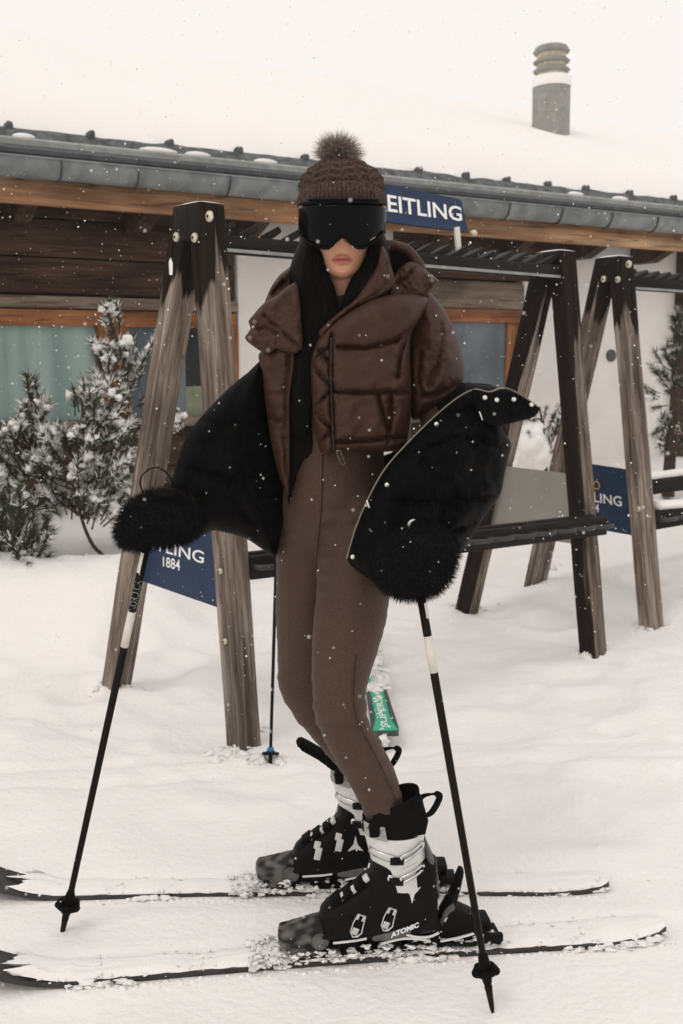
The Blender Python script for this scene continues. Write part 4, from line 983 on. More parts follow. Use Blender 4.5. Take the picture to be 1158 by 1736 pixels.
# head, in rows measured on the face
zf = lambda py: W(580, py, 2.305).z
HX, HY = W(580, 420, 2.305).x, 2.40
rows = [(469.5, .006, .070, -.03), (468, .015, .078, -.005), (464, .027, .086, .0), (458, .037, .090, .01), (450, .0445, .092, .03), (439, .0505, .093, .05), (425, .057, .094, .065), (410, .062, .095, .08), (390, .067, .096, .088), (365, .070, .096, .092), (335, .071, .094, .095), (305, .066, .08, .085), (288, .05, .06, .06), (279, .02, .02, .02)]
R_ = crom([list(r) for r in rows], 7)
def face_d(x, z):
    g = lambda cx_, cz, sx, sz: math.exp(-((x - cx_) / sx) ** 2 - ((z - cz) / sz) ** 2)
    zn, zm, zc = zf(413), zf(440), zf(460)
    d = .020 * g(0, zn + .005, .0105, .011) + .011 * g(0, zn + .026, .0085, .024)            # tip, bridge
    d += .007 * (g(.0125, zn - .001, .0055, .006) + g(-.0125, zn - .001, .0055, .006))       # wings
    d -= .005 * (g(.006, zn - .0062, .0034, .0026) + g(-.006, zn - .0062, .0034, .0026))       # nostrils
    d += .0075 * (g(.007, zm + .0050, .011, .0036) + g(-.007, zm + .0050, .011, .0036)) + .0100 * g(0, zm - .0068, .014, .0052)      # lips
    d -= .0050 * g(0, zm - .0004, .021, .0015)                                                  # mouth line
    d -= .0022 * g(0, zm + .0125, .0035, .004) - .0 ; d += .002 * g(0, zm + .02, .02, .01)
    d -= .0035 * g(0, zm - .0185, .013, .0045); d += .0055 * g(0, zc, .014, .009)              # chin
    d += .003 * (g(.034, zf(405), .018, .02) + g(-.034, zf(405), .018, .02)) - .002 * (g(.034, zm, .012, .02) + g(-.034, zm, .012, .02))
    return d
hm = M(); V_ = []
for (py, a, f_, b_) in R_:
    z = zf(py); row = []
    for k in range(160):
        t_ = 2 * math.pi * k / 160; c, s_ = math.cos(t_), math.sin(t_); e_ = .88
        x = a * math.copysign(abs(s_) ** e_, s_); y = (-f_ * abs(c) ** e_ if c > 0 else b_ * abs(c) ** e_)
        row.append((HX + x, HY + y, z))
    V_.append(row)
hm.grid(V_, closed_u=True); hm.f += [tuple(range(160)), tuple(len(V_) * 160 - 160 + k for k in range(160))[::-1]]; hm.mi += [0, 0]
bmh = M(); bmh.join(hm)
bmh.tube([W(582, 440, 2.41), W(585, 500, 2.43), W(590, 545, 2.45)], [(.052, .055), (.05, .052), (.07, .06)], 30, smooth=4)
sh = lambda L_, k: [(a, b_, c, d * k, e * k) for a, b_, c, d, e in L_]
for L_ in (nearleg, farleg, torso): pxtube(bmh, sh(L_, .86), 20)
for L_ in (armL, armR): pxtube(bmh, sh(L_, .85), 16)
for sgn in (-1, 1):   # ears (under the hair)
    bmh.ball((HX + sgn * .072, HY + .01, zf(400)), .026, 2, sq=(.35, .75, 1.15))
V, N, fs = fuse(bmh, .0026, 3, .4)
for i in np.where((V[:, 1] < HY - .035) & (V[:, 2] > zf(475)) & (V[:, 2] < zf(340)))[0]:
    V[i, 1] -= face_d(V[i, 0] - HX, V[i, 2]) * min(1, max(0, (HY - .035 - V[i, 1]) / .03))
pm_ = mesh_of(V, fs)
person = obj('person', pm_, X['skin'], origin=(W(600, 1500, 2.42).x, 2.42, 0))
tag(person, 'person in brown ski suit, padded jacket, black goggles and pompom hat, holding two poles', 'person')
zm = zf(440); tint = []
for p in V:
    x = p[0] - HX; dz_ = p[2] - zm
    if p[1] < HY - .06 and abs(dz_) < .03:
        up = .0088 - .0028 * math.exp(-(x / .004) ** 2) ; e = (abs(x) / .0235) ** 2 + (dz_ / (up if dz_ > 0 else .0125)) ** 2
        tint.append(min(1, max(0, (1.15 - e) * 2.2)) * (.62 + .9 * math.exp(-(dz_ / .0016) ** 2)))  # lip colour; mouth line darker as painted crease shade
    elif p[1] < HY - .09 and abs(abs(x) - .0068) < .0038 and abs(p[2] - (zf(413) - .0065)) < .0024: tint.append(1.35)  # nostril shade painted in as extra tint
    else: tint.append(0)
a = person.data.attributes.new('tint', 'FLOAT', 'POINT'); a.data.foreach_set('value', tint)

# ski suit ------------------------------------------------------------------
smm = M()
for L_ in (nearleg, farleg, torso, armL[:-3], armR[:-3]): pxtube(smm, L_, 28)
V, N, fs = fuse(smm, .0055, 8, .5)
pp = proj(V)
for i in range(len(V)):
    x, y = pp[i]; w = .0022 * nz(V[i], 14) + .0012 * nz((V[i][0] * .6, V[i][1] * .6, V[i][2] * 2.2), 34, 3)
    for (cx_, cy_, r_) in ((575, 1215, 60), (505, 1185, 50), (650, 1375, 45), (535, 940, 60), (600, 905, 70), (625, 1245, 50)):
        q = math.hypot(x - cx_, y - cy_) / r_
        if q < 1.5: w += .0075 * math.exp(-q * q) * noise.noise(Vector((x * .012, y * .07, cx_)))
    V[i] += N[i] * w
SV = V; suit = obj('ski_suit', mesh_of(V, fs), X['suit'], person)
def seamline(par, V, pts, r=.0011, mt='seam', name='seam', lift=.0006):
    m = M(); P = crom([list(p) for p in pts], 8); m.tube([surf(V, x, y, 5, lift) for x, y in P], [r] * len(P), 6); return obj(name, m, X[mt], par)
seamline(suit, SV, [(547, 770), (546, 830), (543, 880), (538, 930), (534, 970)], .0014)
seamline(suit, SV, [(604, 1110), (600, 1180), (608, 1225), (634, 1275), (656, 1320), (676, 1368)], .0011)

# brown padded jacket ----------------------------------------------------------
Yt = lambda px, py=0: 2.445 - .15 * math.sqrt(max(0, 1 - ((px - 590) / 142) ** 2)) + .0
m = M(); pillow(m, [(450, 520), (480, 490), (530, 475), (600, 470), (660, 480), (725, 503), (708, 560), (698, 640), (696, 740), (680, 762), (560, 768), (500, 760), (462, 720), (446, 640)], viewmap(2.52), .05, 60, 8)
m2 = M()
diag = [[(529, 612), (560, 586)], [(529, 622), (562, 655)], [(530, 692), (563, 662)], [(531, 700), (564, 728)], [(537, 752), (564, 730)], [(530, 585), (560, 615)]]
pillow(m2, [(545, 566), (575, 540), (620, 512), (660, 500), (700, 498), (728, 508), (714, 540), (698, 565), (695, 600), (697, 640), (697, 680), (695, 722), (686, 757), (655, 766), (618, 763), (568, 769), (556, 773), (543, 767), (537, 744), (532, 711), (529, 673), (527, 615), (533, 590)],
       viewmap(Yt), .048, 26, 2.6, seams=[[(563, 664), (610, 666), (660, 664), (697, 668)], [(566, 749), (620, 747), (688, 742)], [(562, 566), (561, 640), (563, 700), (566, 768)], [(640, 668), (648, 700), (659, 728)], [(662, 668), (662, 700), (659, 728), (657, 750)], [(693, 562), (679, 600), (674, 640)], [(572, 588), (620, 590), (670, 578), (700, 556)]] + [[tuple(p) for p in d] for d in diag],
       seamw=3.2, seamdeep=.62, wr=.016, wrs=.024, pk=.014, sub=3)
m.join(m2)
pillow(m, [(439, 600), (455, 590), (480, 588), (500, 594), (499, 630), (493, 665), (492, 711), (492, 775), (490, 839), (484, 832), (471, 800), (459, 749), (453, 706), (448, 668), (446, 635), (440, 615)],
       viewmap(lambda x, y: 2.36 - (x - 450) * .0006), .030, 20, 2.6, seams=[[(450, 708), (470, 714), (493, 712)], [(490, 600), (485, 680), (486, 800)]], seamw=3, seamdeep=.55, wr=.014, wrs=.045, pk=.014, sub=3)
jk = obj('puffer_jacket', m, X['jacket'], person); JV = np.array(m.v)
# sleeve
m = M(); pillow(m, [(700, 520), (715, 500), (727, 494), (748, 517), (762, 540), (776, 577), (785, 607), (789, 632), (785, 652), (780, 668), (752, 690), (728, 704), (700, 712), (692, 676), (690, 637), (687, 596), (689, 562)],
     viewmap(lambda x, y: 2.44 - .0002 * (y - 500)), .088, 52, 2.8, seams=[[(748, 548), (750, 580), (742, 620), (726, 652)], [(712, 530), (696, 565), (692, 620), (695, 670)], [(700, 668), (740, 672), (784, 648)], [(712, 600), (708, 640), (716, 670)], [(760, 545), (770, 572), (776, 590)]], seamw=4.5, seamdeep=.22, wr=.018, wrs=.026, pk=.016, sub=3)
SLV = np.array(m.v); obj('sleeve', m, X['jacket'], jk)
# lining in the open front, shade put in as near-black colour
m = M(); pillow(m, [(490, 560), (540, 560), (532, 640), (534, 720), (538, 770), (514, 790), (496, 845), (488, 848), (484, 760), (482, 640)], viewmap(lambda x, y: 2.37 if y < 760 else 2.37 - 0 * y), .02, 14, 8)
obj('lining_shade', m, X['jacketshade'], jk)
# collar right, lapel left
m = M(); pillow(m, [(575, 529), (600, 510), (614, 491), (628, 470), (640, 448), (643, 426), (648, 417), (656, 429), (663, 451), (670, 476), (664, 489), (646, 502), (620, 514), (600, 523), (580, 537), (560, 556), (546, 572), (540, 563), (552, 549)],
     viewmap(lambda x, y: 2.295 + .0009 * max(0, x - 600) * .5), .020, 9, 2.2, seams=[[(580, 530), (620, 508), (650, 490), (658, 470), (654, 440)]], seamw=2, seamdeep=.3, wr=.008, wrs=.06, pk=.004, sub=3)
CVv = np.array(m.v); obj('collar', m, X['jacket'], jk)
m = M(); pillow(m, [(446, 515), (470, 501), (500, 478), (508, 500), (512, 560), (513, 592), (492, 601), (470, 593), (455, 602), (438, 593), (419, 579), (416, 570), (425, 557), (421, 545), (431, 532)],
     viewmap(lambda x, y: 2.345 - .0004 * (x - 420)), .020, 10, 2.4, seams=[[(446, 534), (478, 562), (511, 592)], [(425, 557), (450, 556), (472, 566)]], seamw=2.5, seamdeep=.55, wr=.010, wrs=.06, pk=.006, sub=2)
LVv = np.array(m.v); obj('lapel', m, X['jacket'], jk)
# hood
m = M(); pillow(m, [(505, 438), (492, 452), (473, 467), (458, 490), (447, 518), (445, 532), (470, 517), (500, 496), (520, 470)], viewmap(2.44), .03, 14, 3, seams=[[(460, 500), (490, 472), (508, 455)]], seamw=4, wr=.016, wrs=.06, sub=3)
obj_hs = m; m = M(); pillow(m, [(664, 474), (676, 456), (692, 444), (708, 447), (725, 461), (745, 476), (737, 486), (727, 498), (713, 509), (693, 525), (677, 518), (657, 506)],
       viewmap(lambda x, y: 2.36 + .0006 * (x - 660)), .028, 12, 2.4, seams=[[(672, 480), (690, 470), (705, 452)], [(690, 515), (715, 500), (733, 480)]], seamw=3, seamdeep=.5, wr=.014, wrs=.06, pk=.006, sub=2)
hm1 = m; m = M(); m.tube([W(a, b_, y) for a, b_, y in ((645, 421, 2.38), (655, 416, 2.39), (668, 417, 2.41), (688, 424, 2.42), (702, 438, 2.42), (711, 454, 2.41), (716, 470, 2.40))], [(.013, .02), (.011, .024), (.012, .025), (.013, .025), (.013, .022), (.014, .02), (.01, .02)], 16, smooth=5)
hb = M(); hb.tube([W(a, b_, y) for a, b_, y in ((665, 480, 2.44), (690, 470, 2.47), (715, 480, 2.46))], [(.03, .05)] * 3, 14, smooth=3)
hood = obj('hood', hm1, X['jacket'], jk); HV = np.array(hm1.v); obj('hood_rim', m, X['jacket'], hood); obj('hood_back', hb, X['jacket'], hood); obj('hood_side', obj_hs, X['jacket'], hood)
m = M(); pillow(m, [(650, 425), (672, 418), (694, 428), (702, 446), (680, 462), (660, 476)], viewmap(2.425), .01, 10, 5); obj('hood_lining_shade', m, X['jacketshade'], hood)  # fills the hood's hollow, its shade put in as near-black colour
def snap(par, p, r=.0055, mt='bsnap'):
    m = M(); n = Vector((0, -1, 0)); m.tube([p, p + n * .002, p + n * .0032, p + n * .002], [r, r, r * .75, r * .35], 14, view=Vector((0, 0, 1))); return obj('snap', m, X[mt], par)
for (x, y) in ((432, 546), (424, 573), (455, 594), (476, 598)): snap(jk, surf(LVv, x, y, 4))
snap(jk, surf(CVv, 657, 469, 4)); 
for (x, y) in ((732, 476), (690, 513)): snap(jk, surf(HV, x, y, 4))
m = M(); P = crom([[562, 572], [561, 640], [563, 700], [566, 766]], 12); m.tube([surf(JV, x, y, 4, .0) for x, y in P], [(.0028, .002)] * len(P), 6); obj('zip', m, X['seam'], jk)
m = M(); p = surf(JV, 570, 765, 6, .006); m.beam(p, p + Vector((.012, 0, -.030)), .0022, .002); m.beam(p + Vector((.008, 0, .002)), p + Vector((.020, 0, -.028)), .0022, .002); m.beam(p + Vector((.012, 0, -.030)), p + Vector((.020, 0, -.028)), .0022, .002); m.beam(p, p + Vector((.008, 0, .002)), .005, .004); obj('zip_pull', m, X['bsnap'], jk)

# black coat slipped down over the forearms -----------------------------------------
m = M()
pillow(m, [(446, 614), (421, 631), (390, 656), (359, 687), (334, 715), (315, 743), (303, 774), (295, 802), (288, 830), (300, 870), (318, 915), (359, 900), (378, 902), (415, 912), (440, 928), (461, 942), (470, 935), (484, 880), (487, 838), (475, 800), (462, 745), (452, 690)],
       viewmap(lambda x, y: 2.30 + .0009 * (x - 300) + .0), .11, 85, 4, seams=[[(452, 700), (400, 720), (340, 712)], [(475, 800), (400, 815), (300, 790)]], seamw=7, seamdeep=.16, wr=.03, wrs=.025, pk=.02, sub=3)
m2 = M()
pillow(m2, [(786, 649), (815, 652), (850, 660), (870, 700), (851, 722), (866, 751), (862, 775), (856, 800), (849, 836), (836, 856), (825, 872), (806, 900), (790, 925), (765, 950), (720, 985), (660, 1000), (643, 993), (612, 972), (592, 955), (590, 942), (602, 898), (622, 850), (651, 797), (689, 753), (738, 705), (760, 672)],
       viewmap(lambda x, y: 2.27 + .00022 * (x - 700) - .00018 * (y - 800)), .10, 75, 3.2, seams=[[(700, 770), (780, 740), (862, 762)], [(664, 850), (760, 850), (850, 838)], [(720, 930), (770, 900), (820, 880)], [(780, 700), (800, 690), (845, 720)]], seamw=6, seamdeep=.22, wr=.032, wrs=.03, pk=.022, sub=3)
pillow(m2, [(800, 658), (830, 664), (854, 659), (883, 669), (912, 688), (916, 693), (907, 706), (890, 712), (873, 716), (845, 722), (820, 715), (806, 690)], viewmap(lambda x, y: 2.21 + .0004 * (x - 800)), .016, 12, 2.6, wr=.01, wrs=.05, sub=2)
m.join(m2)
pxtube(m, [(455, 790, 2.46, 70, .06), (520, 830, 2.60, 60, .05), (600, 850, 2.62, 60, .05), (690, 830, 2.50, 70, .06), (740, 800, 2.36, 70, .06)], 20)
pxtube(m, [(760, 700, 2.40, 50, .07), (800, 680, 2.38, 34, .05), (835, 665, 2.36, 14, .03)], 16)
coat = obj('black_coat', m, X['blackcoat'], person); KV = np.array(m2.v)
zp = [(588, 946), (602, 898), (622, 850), (651, 797), (689, 753), (738, 705), (776, 674), (805, 660), (830, 664), (854, 657), (883, 669), (913, 690)]
P = crom([list(p) for p in zp], 8); pts = []
for (x, y) in P: pts.append((surf(KV, x + 2, y + 3, 5, .0)) )
Ys = np.array([p.y for p in pts]); Ys = np.convolve(np.pad(Ys, 4, mode='edge'), np.ones(9) / 9, 'valid'); pts = [W(x, y, Y - .001) for (x, y), Y in zip(P, Ys)]
m = M(); m.tube(pts, [(.0012, .0014)] * len(pts), 6)
for i in range(0, len(pts) - 1):
    for t_ in (.0, .33, .66): m.box(pts[i].lerp(pts[i + 1], t_), .0018, .0014, .0010, Matrix.Rotation(random.random() * .4, 3, 'Y'))
obj('zip_edge', m, X['zip'], coat)
for (x, y) in ((740, 719), (656, 822), (598, 944), (842, 678), (871, 677), (901, 686), (822, 674)): snap(coat, surf(KV, x, y, 5), .0050, 'snap')
m = M(); p = surf(KV, 624, 853, 6, .003); m.beam(p + Vector((-.003, 0, .007)), p + Vector((.003, 0, -.010)), .009, .004, bev=.001); obj('zip_slider', m, X['snap'], coat)
m = M(); p = surf(KV, 815, 705, 6, .003); m.beam(p + Vector((-.003, 0, .009)), p + Vector((.004, 0, -.009)), .004, .002); obj('label_tab', m, X['white'], coat); m = M(); p = surf(KV, 697, 888, 6, .004)
m.tube([p + Vector((-.004, 0, -.014)), p + Vector((-.005, -.001, -.002)), p + Vector((.0, -.001, .006)), p + Vector((.008, 0, .009))], [.0018, .003, .0028, .001], 8, smooth=3); obj('care_loop', m, X['white'], coat)

# fur mittens ----------------------------------------------------------------------
rg = np.random.default_rng(4)
m = M(); pillow(m, [(196, 905), (200, 886), (212, 860), (230, 845), (256, 835), (286, 830), (312, 838), (332, 862), (338, 895), (328, 912), (305, 922), (265, 926), (240, 931), (222, 930), (204, 922)], viewmap(2.215), .055, 48, 5, sub=3)
fm = M(); fm.join(m); fur_on(m, fm, 9000, .017, .0005, rg, .3); mitL = obj('fur_mitten', fm, X['fur'], person, smooth=True)
m = M(); m.tube([W(a, b_, 2.17) for a, b_ in ((243, 836), (238, 822), (240, 808), (252, 796), (268, 793), (284, 803), (293, 822), (297, 838))], [(.0015, .005)] * 8, 8, smooth=6); obj('wrist_loop', m, X['rubber'], mitL)
m = M(); pillow(m, [(258, 832), (275, 826), (300, 830), (296, 842), (270, 846)], viewmap(2.165), .01, 6, 3); obj('wrist_tab', m, X['rubber'], mitL)
m = M(); pillow(m, [(640, 985), (632, 950), (650, 915), (700, 895), (755, 900), (776, 930), (770, 962), (760, 985), (735, 1008), (696, 1016), (662, 1007)], viewmap(2.115), .06, 50, 5, sub=3)
fm = M(); fm.join(m); fur_on(m, fm, 9000, .017, .0005, rg, .3); obj('fur_mitten', fm, X['fur'], person)

# hair -------------------------------------------------------------------------------
hm = M(); Hc = Vector((HX, HY, 0))
cores = [[(538, 390, 2.40, 16, .05), (528, 430, 2.38, 26, .05), (524, 470, 2.36, 34, .045), (536, 510, 2.35, 36, .035), (540, 540, 2.335, 30, .028), (528, 580, 2.33, 22, .022), (518, 630, 2.335, 20, .02), (512, 690, 2.34, 18, .016), (508, 740, 2.345, 10, .01)],
         [(634, 390, 2.40, 14, .05), (640, 430, 2.38, 20, .045), (634, 465, 2.365, 28, .04), (618, 495, 2.35, 30, .03), (600, 525, 2.345, 24, .022), (585, 560, 2.345, 18, .02)],
         [(580, 400, 2.50, 70, .05), (580, 460, 2.50, 70, .05), (585, 520, 2.50, 60, .04)]]
for c_ in cores: pxtube(hm, c_, 20)
rr = random.Random(3)
for c_ in cores[:2]:
    for k in range(90):
        a0 = rr.uniform(-1, 1); b0 = rr.uniform(.55, 1.15); pts = []
        for i, (x, y, Y, w_, dp) in enumerate(c_):
            aa = a0 * (1 - .1 * i / len(c_)) + .06 * noise.noise(Vector((k, i * .5, 1))); dd = math.sqrt(max(.05, 1 - min(1, aa * aa)))
            pts.append(W(x + w_ * aa * 1.04, y, Y - dp * dd * b0 - .001))
        hm.tube(pts, [.0016] * len(pts), 5, smooth=4)
obj('hair', hm, X['hair'], person)

# knit hat -----------------------------------------------------------------------------
prof = [(352, .086), (340, .087), (328, .089), (314, .0905), (302, .087), (292, .080), (283, .069), (275, .055), (269, .040), (264, .024), (261, .012), (260, .003)]
PR = crom([list(p) for p in prof], 14); V_ = []; nu = 420; zt = lambda py: W(580, py, 2.36).z
hatc = Vector((HX - .0005, HY + .002, 0))
for (py, r_) in PR:
    row = []; z = zt(py)
    for k in range(nu):
        a = 2 * math.pi * k / nu; col = a * 16 / (2 * math.pi); c_ = int(col); fr = col - c_
        fade = min(1, r_ / .05)
        sg = 1 if c_ % 2 else -1
        d = .0045 * math.sin(math.pi * fr) ** .6 + .0042 * math.sin(z * 2 * math.pi / .019 + sg * fr * 3.6 + (c_ % 4) * 1.2) * math.sin(math.pi * fr)
        d += .0022 * noise.noise(Vector((a * 60, z * 500, 1))); d *= fade
        rr_ = r_ + d; y = math.cos(a) * rr_ * 1.13
        row.append((hatc.x + math.sin(a) * rr_, hatc.y - y, z + .10 * y * sstep(265, 330, py)))
    V_.append(row)
m = M(); m.grid(V_, closed_u=True); hat = obj('knit_hat', m, X['knit'], person)
V_ = []; cz0, cz1 = 352, 327
for i in range(26):
    t_ = i / 25; py = lerp(cz0, cz1, t_); z = zt(py); bul = math.sin(math.pi * min(1, max(0, t_))) ** .5; row = []
    for k in range(nu):
        a = 2 * math.pi * k / nu; rib = abs(math.sin(a * 33)) ** .7
        r_ = .0905 + (.0055 * bul) + .0062 * rib * bul ** .5 + .0008 * noise.noise(Vector((a * 90, z * 600, 4))) - (.0 if t_ < .95 else .003)
        y = math.cos(a) * r_ * 1.13; row.append((hatc.x + math.sin(a) * r_, hatc.y - y, z + .16 * y * t_ + .02 * y))
    V_.append(row)
m = M(); m.grid(V_, closed_u=True); obj('ribbed_cuff', m, X['knit'], hat)
# fuzz on the knit
m = M(); src = M(); src.v = list(bpy.data.meshes[hat.data.name].vertices) and [tuple(v.co + ORG[hat.name]) for v in hat.data.vertices]; src.f = [tuple(p.vertices) for p in hat.data.polygons]; src.lc = src.v; src.mi = [0] * len(src.f)
fur_on(src, m, 3000, .0065, .00035, rg, .0, curl=.8); obj('wool_fuzz', m, X['knit'], hat)
# pompom
m = M(); pc = W(573, 263, 2.39); bm_ = M(); bm_.ball(pc, .020, 3)
fm = M()
for k in range(5200):
    d = Vector(rg.normal(0, 1, 3).tolist()).normalized(); d.z = d.z * .8 + .1
    l = .049 * rg.uniform(.5, 1.15) * (1.12 if d.x > .5 and d.z < .2 else 1); b0 = pc + d * .010; t_ = d.cross(Vector(rg.normal(0, 1, 3).tolist())).normalized() * .00055
    mid = b0 + d * l * .6; tip = mid + (d + Vector(rg.normal(0, .28, 3).tolist())).normalized() * l * .45
    fm.add([b0 - t_, b0 + t_, mid + t_ * .7, mid - t_ * .7, tip], [(0, 1, 2, 3), (3, 2, 4)])
fm.join(bm_); obj('pompom', fm, X['pomfur'], hat, smooth=False)

# goggles --------------------------------------------------------------------------------
gx = [506, 513, 524, 535, 546, 556, 563, 570, 576, 581, 586, 592, 599, 607, 616, 627, 638, 649, 655]
gb = [385, 401, 411, 417, 420, 421, 416, 408, 402.5, 401, 402.5, 409, 416, 420, 420, 415, 406, 394, 380]
gtp = [352, 347.5, 346, 345.5, 345, 345, 345, 345, 345, 345, 345, 345, 345, 345, 345, 345.5, 346, 348, 352]
def gY(px): return 2.40 - .035 - .100 * max(0, 1 - ((px - 580.5) / 76) ** 2) ** .55
m = M(); V_ = []
xs_ = np.concatenate([np.linspace(506, 512, 5)[:-1], np.linspace(512, 649, 80), np.linspace(649, 655, 5)[1:]])
for j in range(25):
    t_ = j / 24; row = []
    for x in xs_:
        yb, yt_ = np.interp(x, gx, gb), np.interp(x, gx, gtp); e = 4 * t_ * (1 - t_); Y = gY(x) - .006 * e ** .35
        row.append(W(x, lerp(yb, yt_, t_), Y))
    V_.append(row)
V_.insert(0, [W(x, np.interp(x, gx, gb), gY(x) + .03) for x in xs_]); V_.append([W(x, np.interp(x, gx, gtp) - 1, gY(x) + .03) for x in xs_])
m.grid(V_); gog = obj('goggles', m, X['lens'], person)
m = M()
for tab, off in ((gb, .7), (gtp, -.7)):
    m.tube([W(x, np.interp(x, gx, tab) + off, gY(x) + .006) for x in xs_ if 512 < x < 649], [(.0026, .012)] * len([x for x in xs_ if 512 < x < 649]), 8)
m.tube([W(x, 339.5, 2.40 - .02 - .112 * max(0, 1 - ((x - 580) / 80) ** 2) ** .5) for x in np.linspace(524, 640, 40)], [(.0035, .004)] * 40, 8)
obj('frame', m, X['rubber'], gog)
m = M(); V_ = []
for k in range(60):
    a = lerp(rad(62), rad(298), k / 59); x = math.sin(a) * .0985; y = -math.cos(a) * .112
    V_.append([(HX + x, HY + y, zt(zz)) for zz in (392, 389, 352, 349)])
m.grid(V_); obj('strap', m, X['rubber'], gog)
m = M(); 
def lm(u, v, o):
    x = lerp(624, 640, u); return W(x, lerp(411, 401, u) - 3.2 * v, gY(x) - .0085 - o)
textmesh(m, 'salomon', lm, depth=.0008) if False else m.box(lm(.5, .5, 0), .007, .0006, .0011, Matrix.Rotation(rad(-32), 3, 'Y'))
obj('lens_mark', m, X['greyboard'], gog)

# ski boots --------------------------------------------------------------------------------
def boot(T_, far):
    pm = lambda u, v, o: T_(u, -o, v)
    ax = T_(1, 0, 0) - T_(0, 0, 0); ay = T_(0, 1, 0) - T_(0, 0, 0); az = Vector((0, 0, 1)); R3 = Matrix((ax, ay, az)).transposed()
    m = M(); pillow(m, [(-.268, .014), (-.276, .045), (-.270, .078), (-.245, .103), (-.205, .126), (-.172, .150), (-.155, .180), (-.148, .205), (-.10, .215), (-.03, .21), (.004, .195), (.009, .13), (.010, .05), (.006, .014)], pm, .049, .026, .006, sub=2,
                    seams=[[(-.252, .1), (-.20, .075), (-.13, .045), (-.03, .035)], [(-.15, .2), (-.12, .13), (-.03, .09), (.008, .10)]], seamw=.003, seamdeep=.06)
    bt = obj('ski_boot', m, X['bootblack'], person, sharp=60)
    m = M(); m.box(T_(-.235, 0, .006), .042, .034, .010, R3, 0, .004); m.box(T_(-.03, 0, .006), .038, .033, .010, R3, 0, .004); m.box(T_(-.13, 0, .012), .09, .030, .008, R3, 0, .004); obj('sole', m, X['rubber'], bt, sharp=40)
    m = M(); m.tube([T_(-.246, -.046, .020), T_(-.20, -.050, .024), T_(-.168, -.0505, .028)], [(.0028, .003)] * 3, 8, smooth=4); obj('sole_trim', m, X['bootwhite'], bt); m = M()
    m.tube([T_(-.075, -.050, .030), T_(-.05, -.051, .022), T_(-.02, -.050, .020), T_(.004, -.046, .026)], [(.0032, .003)] * 4, 8, smooth=4); obj('sole_trim', m, X['bootwhite'], bt)
    m = M(); pillow(m, [(-.15, .018), (-.15, .032), (-.10, .042), (-.075, .046), (-.06, .034), (-.09, .018)], lambda u, v, o: T_(u, -.047 - o, v), .005, .006, .004, sub=2); obj('arch_panel', m, X['bindgrey'], bt)
    # liner
    def tub(c0, c1, h0, h1, a0, a1, b0, b1, tilt0, tilt1, n=10, th=0, e=1.0):
        V_ = []
        for i in range(n + 1):
            t_ = i / n; row = []
            for k in range(48):
                g = 2 * math.pi * k / 48; ca, sa = math.cos(g), math.sin(g); ra_, rb_ = lerp(a0, a1, t_), lerp(b0, b1, t_)
                u = lerp(c0, c1, t_) + ra_ * ca; row.append(T_(u, rb_ * sa, lerp(h0, h1, t_) + lerp(tilt0, tilt1, t_) * ca))
            V_.append(row)
        return V_
    m = M(); V_ = tub(-.078, -.098, .17, .345, .058, .060, .05, .052, 0, .022); V_ += tub(-.098, -.098, .349, .33, .058, .050, .05, .044, .022, .022, n=3); m.grid(V_, closed_u=True); 
    lin = obj('liner', m, X['bootliner'], bt)
    if not far or far:
        m = M(); pillow(m, [(-.16, .27), (-.150, .33), (-.140, .345), (-.10, .325), (-.06, .36), (-.045, .372), (-.034, .34), (-.03, .27)], lambda u, v, o: T_(u, -.040 - o, v), .012, .014, .006, sub=2); obj('liner_flap', m, X['bootliner'], lin)
    m = M(); m.tube([T_(-.043, -.02, .345), T_(-.03, -.025, .358), T_(-.004, -.03, .362), T_(.004, -.03, .352), T_(-.014, -.03, .318), T_(-.036, -.025, .305)], [(.0025, .008)] * 6, 8, smooth=5, view=ax); obj('pull_loop', m, X['bootliner'], lin)
    if far:
        m = M(); pillow(m, [(-.262, .372), (-.245, .378), (-.20, .352), (-.16, .325), (-.14, .30), (-.15, .275), (-.175, .300), (-.21, .328), (-.25, .352)], pm, .030, .010, .005, sub=2); obj('tongue_flap', m, X['bootliner'], lin)
    # cuff
    m = M(); V_ = tub(-.072, -.099, .135, .272, .062, .071, .0530, .0575, -.0, -.004); V_ += tub(-.099, -.099, .274, .25, .068, .064, .055, .052, -.004, -.004, n=3); m.grid(V_, closed_u=True); cf = obj('cuff', m, X['bootwhite'], bt, sharp=60)
    # strap with pale label
    m = M(); m.grid(tub(-.100, -.103, .268, .305, .072, .068, .0585, .056, -.004, .0, n=5), closed_u=True); ps = obj('power_strap', m, X['bootliner'], cf)
    m = M(); pillow(m, [(-.170, .272), (-.172, .304), (-.128, .300), (-.122, .265)], lambda u, v, o: T_(u, -(.059 * math.sqrt(max(.02, 1 - ((u + .10) / .077) ** 2)) + o), v), .001, .004, .004, sub=1); obj('strap_label', m, X['bootgrey'], ps, smooth=False)
    m = M(); textmesh(m, 'ATOMIC', lambda u, v, o: T_(-.166 + .034 * u, -(.0605 * math.sqrt(max(.02, 1 - ((-.066 + .034 * u) / .077) ** 2)) + .0015), .288 + .009 * v - .003 * u), depth=.001); obj('lettering', m, X['rubber'], ps, smooth=False)
    # back spine
    m = M(); pillow(m, [(-.030, .262), (-.020, .24), (.004, .18), (.012, .12), (.008, .09), (-.012, .14), (-.028, .20)], pm, .040, .010, .006, sub=2); obj('spine', m, X['bindgrey'], cf)
    # cuff buckles: rings hugging the cuff
    def hug(u, h, o=0.0):
        t_ = (h - .135) / .137; c0 = lerp(-.072, -.099, t_); ra_ = lerp(.062, .071, t_); rb_ = lerp(.053, .0575, t_)
        q = max(0, 1 - ((u - c0) / (ra_ + .002)) ** 2) ** .5; return T_(u, -(rb_ + .001) * q - o, h)
